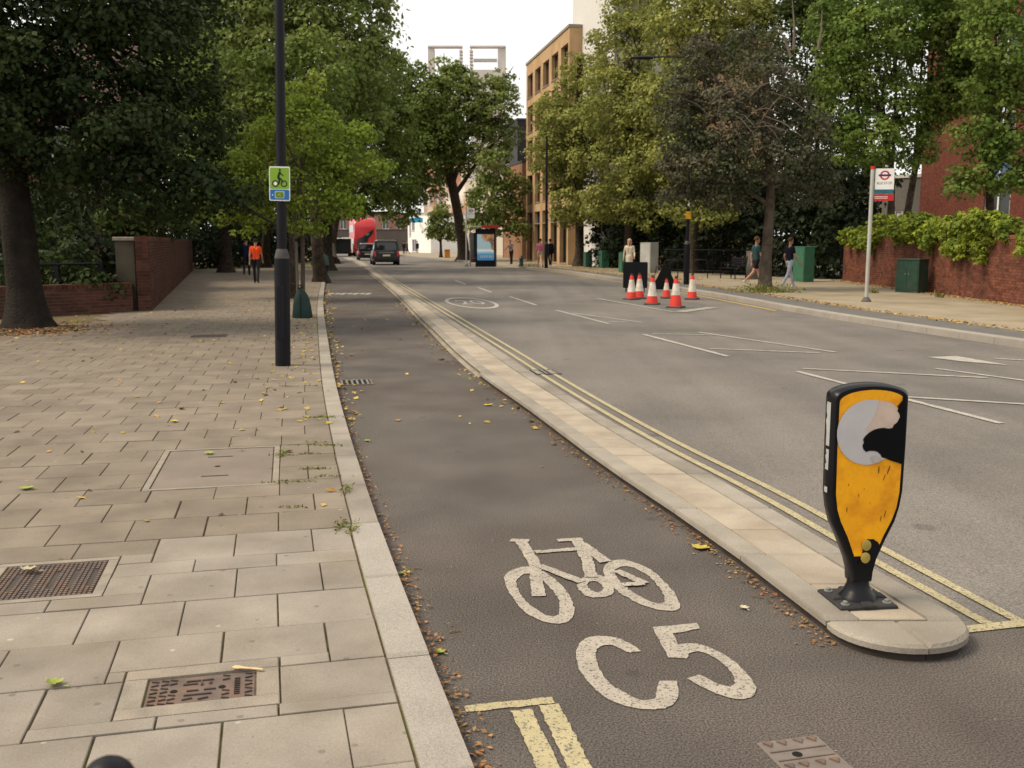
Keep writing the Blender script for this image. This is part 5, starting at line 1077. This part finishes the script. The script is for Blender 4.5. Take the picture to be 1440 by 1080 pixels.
# white van with open back
p = ground(482, 360.8); t = thing('delivery_van', 'white van with dark open rear at the street end', 'van', p + Vector((-.5, 2.6, 0)), R(12)); L, w, H = 5.2, .98, 2.0
m1 = MB()
for (a, b_, c, e, z0, z1) in ((-w, -w + .06, -L/2, L/2 - 1.3, .35, H), (w - .06, w, -L/2, L/2 - 1.3, .35, H), (-w, w, -L/2, L/2 - 1.3, H, H + .07), (-w, w, -L/2, L/2 - 1.3, .30, .36), (-w, w, L/2 - 1.36, L/2 - 1.3, .36, H), (-w, w, L/2 - 1.29, L/2, .35, 1.25)): m1.box(a, b_, c, e, z0, z1, .02)
m1.build('body', white_m, t); m1 = MB(); m1.box(-w + .07, w - .07, -L/2 + .5, -L/2 + .56, .37, H - .01); m1.build('load_space', M('van_dark', (.012, .012, .014), .8), t)
for s_ in (-1, 1):
    m1 = MB(); m1.box(min(s_ * w, s_ * (w + .05)), max(s_ * w, s_ * (w + .05)), -L/2 - .85, -L/2 - .01, .45, H - .05, .01); m1.build('rear_door', white_m, t)
    m1 = MB(); m1.box(min(s_ * (w - .12), s_ * (w - .0)), max(s_ * (w - .12), s_ * w), -L/2 - .02, -L/2 - .002, .5, .8); m1.build('tail_light', tail, t)
    for yy in (-L/2 + .9, L/2 - .9): wheel(t, s_ * (w - .12), yy, .34, .22)
m1 = MB(); m1.box(-w, w, -L/2 - .06, -L/2 - .003, .3, .45, .02); m1.build('bumper', black_metal, t)
m1 = MB(); m1.box(-w * .9, w * .9, L/2 - 1.25, L/2 - .7, 1.25, 1.9, .1); m1.build('cab_glass', glass_dark, t)
p = at(600, 357, 150); p.z = 0
# parked cargo bike under green cover
p = ground(451, 386, ZP); t = thing('covered_bicycle', 'bicycle with dark green cover leaning by the plane tree', 'bicycle', p, R(75))
for yy in (-.52, .52):
    m1 = MB(); m1.lathe([(.29, -.02), (.33, -.02), (.34, 0), (.33, .02), (.29, .02)], 24); o = m1.build('wheel', rubber, t, True); o.location = (yy, 0, .34); o.rotation_euler = (R(90), 0, 0)
    m2 = MB()
    for k in range(6): a = k * math.pi / 6; m2.tube([(.29 * math.cos(a), .29 * math.sin(a), 0), (-.29 * math.cos(a), -.29 * math.sin(a), 0)], .003, 4)
    m2.build('spokes', steel, o)['kind'] = 'stuff'
m1 = MB(); m1.tube([(-.52, 0, .34), (-.15, 0, .75), (.35, 0, .75), (.52, 0, .34)], .02, 6); m1.tube([(-.15, 0, .75), (-.02, 0, .32), (.35, 0, .72)], .02, 6); m1.build('frame', black_metal, t)
m1 = MB(); m1.loft([[(x, y * s_, z) for y, z in ((-.28, .45), (-.2, .85), (0, 1.0 * zz), (.2, .85), (.28, .45))] for x, s_, zz in ((-.75, .5, .9), (-.4, 1, 1.05), (.2, 1, 1.1), (.65, .6, .95))]); m1.build('cover', M('cover_green', (.02, .07, .055), .5, .2, 5), t, True)

# ------------------------------------------------------------ people
def capsule(m, p0, p1, r0, r1, n=10):
    p0, p1 = Vector(p0), Vector(p1); d = (p1 - p0); l = d.length or 1e-4; d = d / l; P = []; Q = []
    for a in (-1.3, -.8, -.35): P.append(p0 + d * r0 * math.sin(a)); Q.append(r0 * math.cos(a))
    P += [p0, p1]; Q += [r0, r1]
    for a in (.35, .8, 1.3): P.append(p1 + d * r1 * math.sin(a)); Q.append(r1 * math.cos(a))
    m.tube(P, Q, n)
def person(label, loc, rz, H, mats, legs, arms, hairlen=.0, vox=.017, lean=0., shorts=False, sleeves='short', skirt=False, bag=None, group=None, female=False):
    """faces +y. legs: (hip swing deg forward, knee bend) left, right; arms: (swing fwd, elbow bend, out)"""
    t = thing('person', label, 'person', loc, rz, group=group); k = H / 1.75; S = []
    def seg(a, b, r0, r1, tagm): S.append((Vector(a), Vector(b), r0, r1, tagm))
    hipz = .93
    low = 0
    ank = []
    for sx, (sw, kb) in zip((-1, 1), legs):
        h = Vector((.085 * sx, 0, hipz)); a = R(sw); kn = h + Vector((.01 * sx, math.sin(a), -math.cos(a))) * .43; b = a - R(kb); an = kn + Vector((0, math.sin(b), -math.cos(b))) * .42; ank.append((h, kn, an, b)); low = min(low, an.z - .085) if low else an.z - .085
    dz = -low
    for sx, (h, kn, an, b) in zip((-1, 1), ank):
        o = Vector((0, 0, dz)); trm = 'legs'
        kk = h.lerp(kn, .62) if shorts else kn; seg(h + o, kk + o, .088, .07 if shorts else .058, trm); seg(kn + o, an + o, .055 if shorts else .06, .038 if shorts else .05, 'skin' if shorts else trm)
        if shorts: seg(h.lerp(kn, .6) + o, kn + o, .062, .055, 'skin')
        f = Vector((0, math.cos(b * .5), math.sin(b * .5) if b > 0 else math.sin(b) * .6)); seg(an + o - f * .05 + Vector((0, 0, -.045)), an + o + f * .15 + Vector((.015 * sx, 0, -.05)), .038, .034, 'shoe')
    if skirt: seg((0, 0, hipz + dz), (0, .0, .45 + dz), .15, .17, 'legs')
    up = Vector((0, math.sin(R(lean)), math.cos(R(lean)))); pel = Vector((0, 0, hipz + .03 + dz)); ch = pel + up * .36; nk = pel + up * .50; hd = pel + up * .66 + Vector((0, .02, 0))
    for sx in (-1, 1):
        seg(pel + Vector((.06 * sx, 0, 0)), pel + up * .16 + Vector((.055 * sx, 0, 0)), .095, .088, 'legs' if False else 'top'); seg(pel + up * .14 + Vector((.055 * sx, 0, 0)), ch + Vector((.075 * sx, 0, 0)), .09, .10, 'top'); seg(ch + Vector((.07 * sx, 0, .03)), ch + Vector((.145 * sx, -.01, .075)), .085, .062, 'top')
    seg(pel + Vector((-.06, 0, -.05)), pel + Vector((.06, 0, -.05)), .095, .095, 'legs')
    seg(nk - up * .03, nk + up * .07, .055, .05, 'skin')
    seg(hd - up * .055 + Vector((0, .012, 0)), hd + up * .035, .068, .086, 'skin'); seg(hd + Vector((0, .08, -.005)), hd + Vector((0, .10, -.022)), .014, .016, 'skin'); seg(hd + Vector((0, .06, -.075)), hd + Vector((0, .07, -.085)), .032, .03, 'skin')
    for sx in (-1, 1): seg(hd + Vector((.083 * sx, -.005, -.02)), hd + Vector((.087 * sx, -.012, .015)), .014, .017, 'skin')
    for sx, (sw, eb, out) in zip((-1, 1), arms):
        s0 = ch + Vector((.175 * sx, -.01, .06)); a = R(sw); d = Vector((math.sin(R(out)) * sx, math.sin(a), -math.cos(a))).normalized(); el_ = s0 + d * .285; b = a + R(eb); d2 = Vector((math.sin(R(out * .4)) * sx, math.sin(b), -math.cos(b))).normalized(); wr = el_ + d2 * .25
        seg(s0, s0.lerp(el_, .6), .054, .047, 'top'); seg(s0.lerp(el_, .5), el_, .043, .04, 'top' if sleeves == 'long' else 'skin'); seg(el_, wr, .04, .028, 'top' if sleeves == 'long' else 'skin')
        pm = wr + d2 * .09; side = Vector((0, 1, 0)).cross(d2); side = (side if side.length > .1 else Vector((1, 0, 0))).normalized(); nrm = d2.cross(side).normalized()
        seg(wr, pm, .027, .036, 'skin')
        for q, (off, ln) in enumerate(((-.030, .065), (-.010, .078), (.010, .072), (.029, .055))):
            f0 = pm + nrm * off; f1 = f0 + d2 * ln * .55; f2 = f1 + (d2 * .8 + side * (-.5 * sx)).normalized() * ln * .5; seg(f0, f1, .0105, .0098, 'skin'); seg(f1, f2, .0098, .009, 'skin')
        th0 = wr + d2 * .03 + nrm * .03; th1 = th0 + (d2 * .6 + nrm * .7).normalized() * .05; seg(th0, th1, .0115, .010, 'skin'); seg(th1, th1 + d2 * .03, .010, .009, 'skin')
    m = MB()
    for (a, b, r0, r1, g) in S: capsule(m, a * k, b * k, r0 * k, r1 * k)
    me = m.mesh('body'); ob = bpy.data.objects.new('tmp', me); C.objects.link(ob); bm = bmesh.new(); bm.from_mesh(me); bmesh.ops.recalc_face_normals(bm, faces=bm.faces); bm.to_mesh(me); bm.free()
    md = ob.modifiers.new('r', 'REMESH'); md.mode = 'VOXEL'; md.voxel_size = vox; sm_ = ob.modifiers.new('s', 'SMOOTH'); sm_.factor = .5; sm_.iterations = 2
    me2 = bpy.data.meshes.new_from_object(ob.evaluated_get(bpy.context.evaluated_depsgraph_get())); bpy.data.objects.remove(ob)
    n = len(me2.polygons); cen = np.zeros(n * 3); me2.polygons.foreach_get('center', cen); cen = cen.reshape(-1, 3); best = np.full(n, 1e9); idx = np.zeros(n, int); keys = ['skin', 'top', 'legs', 'shoe']
    for (a, b, r0, r1, g) in S:
        a_, b_ = np.array(a * k), np.array(b * k); ab = b_ - a_; tt = np.clip(((cen - a_) @ ab) / (ab @ ab + 1e-9), 0, 1); dd_ = np.linalg.norm(cen - (a_ + tt[:, None] * ab), axis=1) - k * (r0 + (r1 - r0) * tt); u_ = dd_ < best; best[u_] = dd_[u_]; idx[u_] = keys.index(g)
    for q in keys: me2.materials.append(mats[q])
    me2.polygons.foreach_set('material_index', idx.astype(np.int32)); me2.polygons.foreach_set('use_smooth', np.ones(n, bool)); me2.update()
    body = bpy.data.objects.new('body', me2); C.objects.link(body); body.parent = t
    m1 = MB(); rg = []; c = (hd + Vector((0, -.012, .03))) * k
    for a in np.linspace(-.35, 1.45, 8):
        rr = .098 * k * math.cos(a); rg.append([c + Vector((rr * math.cos(q), rr * 1.08 * math.sin(q) - (.018 * k if a < .3 and math.sin(q) > 0 else 0), .098 * k * math.sin(a) + (.05 * k if (math.sin(q) > .35 and a < .35) else 0))) for q in np.linspace(0, 2*math.pi, 16, endpoint=False)])
    m1.loft(rg); m1.build('hair', mats['hair'], t, True)
    if hairlen: m1 = MB(); m1.loft([[c + Vector((.095 * k * f * math.cos(q), -.03 * k + .055 * k * f * math.sin(q) - .02 * k, z * k)) for q in np.linspace(0, 2*math.pi, 12, endpoint=False)] for z, f in ((.03, .9), (-.08, 1.05), (-.08 - hairlen, .8))]); m1.build('long_hair', mats['hair'], t, True)
    for sx in (-1, 1):
        m1 = MB(); m1.lathe([(.002, -.012 * k), (.011 * k, 0), (.002, .012 * k)], 8); o = m1.build('eye', M('eye', (.02, .015, .012), .2), t); o.location = (hd + Vector((.03 * sx, .078, .012))) * k
    if bag:
        bz_ = (ch + Vector((0, -.15, -.08))) * k; m1 = MB(); m1.loft([[bz_ + Vector((x * s_, y * s_, z)) for x, y in ((-.14, -.06), (.14, -.06), (.15, .05), (-.15, .05))] for z, s_ in ((-.22, .9), (-.1, 1), (.12, 1), (.2, .8))]); m1.build('backpack', bag, t, True)
        for sx in (-1, 1): m1 = MB(); m1.tube([bz_ + Vector((.09 * sx, .05, .16)), ch * k + Vector((.1 * sx, .0, .145 * k)), ch * k + Vector((.11 * sx, .115 * k, .0))], .014, 6); m1.build('strap', bag, t)
    return t
def pm(n, col, r=.85): return M(n, col, r, .12, 8, .1, 40, .15)
skin = pm('skin', (.40, .22, .15), .6); skin2 = pm('skin_dark', (.16, .085, .055), .6); hair_d = pm('hair_dark', (.018, .013, .010)); hair_b = pm('hair_brown', (.08, .04, .022))
def MT(top, legs, shoe, sk=skin, hair=hair_d): return dict(top=top, legs=legs, shoe=shoe, skin=sk, hair=hair)
blackc = pm('cloth_black', (.010, .010, .013)); whitec = pm('cloth_white', (.62, .58, .52)); navyc = pm('cloth_navy', (.012, .016, .040))
away = R(10)
person('man in orange shirt and dark trousers walking away on pavement', ground(361, 398, ZP), R(6), 1.74, MT(pm('cloth_orange', (.80, .085, .020)), pm('cloth_charcoal', (.018, .019, .024)), blackc), ((16, 8), (-12, 22)), ((-12, 12, 8), (14, 18, 8)), sleeves='short')
person('person in navy jacket walking beside the orange shirt', ground(347.5, 387, ZP), R(8), 1.80, MT(navyc, pm('cloth_dark', (.014, .014, .02)), blackc), ((-14, 20), (14, 6)), ((8, 10, 6), (-8, 10, 6)), sleeves='long', vox=.02)
person('distant dark figure walking left of the lamp post', ground(378, 368, ZP), R(8), 1.75, MT(blackc, blackc, blackc), ((12, 6), (-12, 20)), ((8, 10, 6), (-8, 10, 6)), sleeves='long', vox=.025)
person('man in teal shirt and black shorts half behind tree trunk', ground(1062, 402.5, ZR), R(-72), 1.78, MT(pm('cloth_teal', (.022, .055, .060)), blackc, whitec, hair=hair_b), ((22, 6), (-20, 28)), ((-10, 16, 6), (16, 20, 6)), shorts=True, vox=.015)
person('man in navy shirt and pale trousers walking right', ground(1109, 404.5, ZR), R(-65), 1.74, MT(pm('cloth_midnight', (.008, .009, .020)), pm('cloth_paleblue', (.36, .38, .46)), whitec, hair=hair_b), ((20, 4), (-16, 16)), ((-6, 30, 8), (12, 30, 8)), vox=.015)
person('blonde woman in white patterned dress behind the square sign', ground(884.5, 391, ZR), R(168), 1.68, MT(pm('cloth_cream', (.60, .50, .38)), pm('cloth_cream', (.60, .50, .38)), whitec, hair=pm('hair_blonde', (.55, .42, .26))), ((10, 4), (-10, 12)), ((10, 40, 10), (-8, 12, 14)), hairlen=.12, skirt=True, sleeves='long', vox=.018)
person('person in pink shirt and cream shorts walking away', ground(759.5, 376, ZR), R(12), 1.76, MT(pm('cloth_pink', (.55, .16, .25)), pm('cloth_sand', (.48, .38, .26)), blackc), ((14, 4), (-14, 20)), ((8, 10, 6), (-8, 10, 6)), shorts=True, vox=.02)
person('person in black walking right of the pink shirt', ground(773.5, 375, ZR), R(12), 1.74, MT(blackc, blackc, whitec), ((-12, 14), (12, 4)), ((8, 10, 6), (-8, 10, 6)), sleeves='long', vox=.022, bag=blackc)
person('bent figure in grey hoodie right of the bus shelter', ground(719, 371.5, ZR), R(150), 1.70, MT(pm('cloth_grey', (.14, .14, .16)), blackc, blackc), ((6, 2), (-6, 4)), ((30, 30, 14), (30, 30, 14)), sleeves='long', lean=18, vox=.025)
person('dark figure waiting inside the bus shelter', sp + Vector((-.55, 1.55, 0)), R(170), 1.7, MT(blackc, blackc, blackc), ((4, 2), (-4, 2)), ((4, 10, 6), (4, 10, 6)), sleeves='long', vox=.025)
person('figure in red top waiting behind the bus shelter', sp + Vector((-.05, 1.7, 0)), R(190), 1.66, MT(pm('cloth_maroon', (.16, .02, .02)), blackc, blackc), ((4, 2), (-4, 2)), ((4, 10, 6), (4, 10, 6)), sleeves='long', vox=.025)
for k, (u, v, Y, lb2) in enumerate(((568, 352, 128, 'left far dark figure crossing the road beyond the taxi'), (573, 352, 130, 'right far dark figure crossing beyond the taxi'), (587, 350, 140, 'far dark figure before the white corner building'))):
    p = at(u, v, Y); p.z = 0; person(lb2, p, R(90 * k), 1.75, MT(blackc, navyc, blackc), ((12, 4), (-12, 14)), ((8, 10, 6), (-8, 10, 6)), sleeves='long', vox=.035)
# orange barrier and grey bollard near the far trees
p = at(629, 362.5, 97); p.z = ZR; t = thing('street_barrier', 'orange barrier box by the small far tree', 'barrier', p); m1 = MB(); m1.box(-.25, .25, -.2, .2, 0, .75, .05); m1.build('body', M('barrier_orange', (.55, .20, .03), .6), t); m1 = MB(); m1.box(-.28, .28, -.23, .23, .75, .82, .02); m1.build('lid', M('barrier_orange2', (.45, .15, .03), .6), t)
p = ground(733, 374.5, ZR); t = thing('street_bollard', 'small dark green bollard right of the bus shelter', 'bollard', p); m1 = MB(); m1.lathe([(.16, 0), (.16, .1), (.13, .14), (.12, .42), (.15, .45), (.14, .52), (.06, .60)], 16); m1.build('post', dark_green, t, True); m1 = MB(); m1.lathe([(.05, .59), (.06, .63), (.02, .67)], 12); m1.build('finial', dark_green, t, True)

# ------------------------------------------------------------ fallen leaves and litter
def scatter(name, pts, size, mat, up=.9, label=None):
    P = np.array(pts); n = len(P); N_ = np.tile([0, 0, up], (n, 1)) + rng.normal(size=(n, 3)) * .22
    o = leaves(name, P, N_, size * rng.uniform(.5, 1.3, (n, 1)), mat); o['kind'] = 'stuff'; return o
pts = []
for k in range(1050):
    y = 2.5 + rng.exponential(7.5); y = min(y, 45); pts.append((kerbL(y) + abs(rng.normal()) * .045 + .006, y, .005 + rng.random() * .012))
for k in range(900):
    y = 3.9 + rng.exponential(7); y = min(y, 40); pts.append((islL(y) - abs(rng.normal()) * .05 - (.0 if y < 11.3 else .02), y, .005 + rng.random() * .008))
scatter('leaf_litter', pts, .022, leaf_litter)
pts = []
for k in range(330):
    y = rng.uniform(9, 34); pts.append((kerbL(y) + abs(rng.normal()) * .10 + .01, y, .012 + rng.random() * .02))
for k in range(330):
    s_ = rng.uniform(9, 36); t_ = rng.uniform(.1, 5.5); x, y = st(s_, t_); pts.append((x, y, ZP + .008))
for k in range(150):
    s_ = rng.uniform(12, 26); x, y = st(s_, rng.uniform(.15, .8)); pts.append((x, y, ZP + .008))
for k in range(110):
    y = rng.uniform(8, 28); pts.append((islL(y) - abs(rng.normal()) * .12 - .02, y, .010))
for k in range(36):
    y = rng.uniform(6, 30); pts.append((kerbL(y) + rng.uniform(.2, 1.6), y, .010))
scatter('fallen_leaves', pts, .065, leaf_fallen)
pts = []
for k in range(2600):
    y = rng.uniform(14, 66); pts.append((farK(y) + (1.35 if y < 45 else 1.35 - min(1, (y - 45) * .05)) + rng.normal() * .10, y, ZR + .012))
for k in range(1500):
    f = rng.random(); p = wrA + dv * wl * f; pts.append((p.x - .25 - abs(rng.normal()) * .2, p.y, ZR + .012))
for k in range(1500):
    y = rng.uniform(40, 64); pts.append((farK(y) + 2.4 + rng.normal() * .8, y, ZR + .012))
scatter('right_leaf_litter', pts, .075, M('litter_ochre', (.34, .21, .07), .9, .2, 9, island=.4))
# brown earth round the left tree
tb = ground(40, 460, ZP); m1 = MB(); poly = [(tb.x + r_ * 1.0 * math.cos(a), tb.y - .6 + r_ * .9 * math.sin(a)) for a, r_ in [(2*math.pi*k/22, 1.25 + random.uniform(-.15, .2)) for k in range(22)]]
flat(m1, [Vector((x, y, ZP + .006)) for x, y in poly]); struct(m1.build('tree_pit_soil', soil))
pts = [(tb.x + rng.normal() * .9, tb.y - .6 + rng.normal() * .8, ZP + .014) for k in range(1500)]
scatter('tree_pit_leaves', pts, .06, leaf_litter)
# moss and weed tufts in the joints
pts = []
for k in range(17):
    s_ = random.choice([9.2, 9.9, 10.3, 10.7, 11.1, 11.5, 12.4, 13.2, 14.5]) + random.uniform(-.1, .1); x, y = st(s_, random.uniform(.15, .6))
    for q in range(34): pts.append((x + rng.normal() * .06, y + rng.normal() * .012, ZP + .003 + abs(rng.normal()) * .004))
for (u, v) in ((487, 690), (398, 640), (1040 * .46, 742), (497, 745), (1228, 412), (1322 * 1.0, 418)):
    p = ground(u, v, ZP if u < 600 else ZR)
    for q in range(70): pts.append((p.x + rng.normal() * .02 * (1 if u < 600 else 4), p.y + rng.normal() * .05, p.z + abs(rng.normal()) * .018 * (1 if u < 600 else 4)))
p = ground(1075, 411, ZR)
for q in range(700): pts.append((p.x + rng.normal() * .5, p.y + rng.normal() * .25, p.z + abs(rng.normal()) * .11))
p = ground(751, 374.5, ZR)
for q in range(300): pts.append((p.x + rng.normal() * .4, p.y + rng.normal() * .25, p.z + abs(rng.normal()) * .12))
P_ = np.array(pts); o = leaves('weeds', P_, rng.normal(size=P_.shape) + np.array([0, 0, .2]), .024 * rng.uniform(.6, 1.4, (len(P_), 1)) * np.where(P_[:, 1:2] > 20, 4, 1), M('weed_green', (.15, .16, .035), .8, .2, 9, island=.4), aspect=.16); o['kind'] = 'stuff'
# single leaves one can pick out
def big_leaf(label, u, v, z, size, rz, col, curl=.3):
    p = ground(u, v, z + .006); t = thing('fallen_leaf', label, 'leaf', p, rz, 'single fallen leaves'); m1 = MB(); n = 9; mid = []; ed = ([], [])
    for i in range(n):
        f = i / (n - 1); wv = math.sin(math.pi * min(1, f * 1.05)) ** .8 * (.40 + .14 * math.sin(f * 19)); y = (f - .5) * size; zz = curl * size * (f - .5) ** 2
        mid.append((0, y, zz)); ed[0].append((-wv * size, y + .05 * size, zz + curl * wv * size * .5)); ed[1].append((wv * size, y + .05 * size, zz + curl * wv * size * .35))
    for e in ed:
        for i in range(n - 1): m1.quad(mid[i], mid[i+1], e[i+1], e[i])
    b_ = m1.build('blade', col, t, fix=False); m1 = MB(); m1.tube([(0, -size * .5, .004), (size * .05, -size * .8, .004)], .0025, 5); m1.build('stalk', col, t); return t
lg = M('leaf_green_y', (.26, .30, .05), .6, .2, 20); lp_ = M('leaf_pale', (.46, .40, .27), .7, .2, 20); ly = M('leaf_yellow', (.42, .33, .06), .7, .2, 20)
for a in (('curled yellow green leaf on the slab beside the small rusty cover', 78, 963, ZP, .075, 1.2, lg, 1.0), ('yellow green leaf lying at left edge of the pavement', 38, 687, ZP, .10, 1.4, lg, .5), ('small green leaf on the pinkish concrete cover', 294, 637, ZP, .085, .4, lg, .4), ('dry pale folded leaf on the iron grid cover', 42, 803, ZP, .085, 1.5, lp_, 1.1),
          ('dry yellow leaf at the island kerb beside the cycle track', 986, 771, 0, .11, .9, ly, .5), ('pale little leaf on the cycle track near the bollard', 1047, 855, 0, .05, .3, lp_, .6), ('green leaf by the kerb left of the bicycle symbol', 570, 806, 0, .06, 2, lg, .6), ('green leaf by the kerb near the yellow lines', 619, 917, 0, .055, .8, lg, .6), ('green leaf on the cycle track below the gully', 517, 620, 0, .07, .5, lg, .5), ('yellow leaf on the cycle track opposite the concrete cover', 686, 570, 0, .09, 1.2, ly, .5), ('pale leaf scrap on the pavement below the tree shade', 245, 593, ZP, .09, .2, ly, .6)): big_leaf(*a)
p = ground(350, 940, ZP + .008); t = thing('wooden_fork', 'small wooden spoon lying on the edge of the rusty cover', 'litter', p, R(80)); m1 = MB(); m1.prism([(-.006, -.055), (.006, -.055), (.005, .02), (.012, .04), (.011, .058), (0, .066), (-.011, .058), (-.012, .04), (-.005, .02)], 0, .003); m1.build('blade', M('wood_pale', (.60, .42, .22), .7, .15, 40), t)
for k, (u, v, ln, a, z) in enumerate(((505, 645, .12, .9, 0), (640, 888, .05, .3, 0), (625, 962, .07, 1.4, 0), (585, 800, .06, .1, 0))):
    p = ground(u, v, z + .006); t = thing('twig', ('longest thin brown twig on the cycle track by the gutter', 'short brown twig left of the C5 marking', 'twig lying on the kerb debris near the yellow lines', 'tiny twig beside the kerb near the bicycle symbol')[k], 'twig', p, a, 'twigs'); m1 = MB(); m1.tube([(-ln/2, 0, 0), (0, ln * .06, .004), (ln/2, 0, 0)], [.003, .0035, .002], 5); m1.build('stem', M('twig_brown', (.17, .11, .065), .9), t)
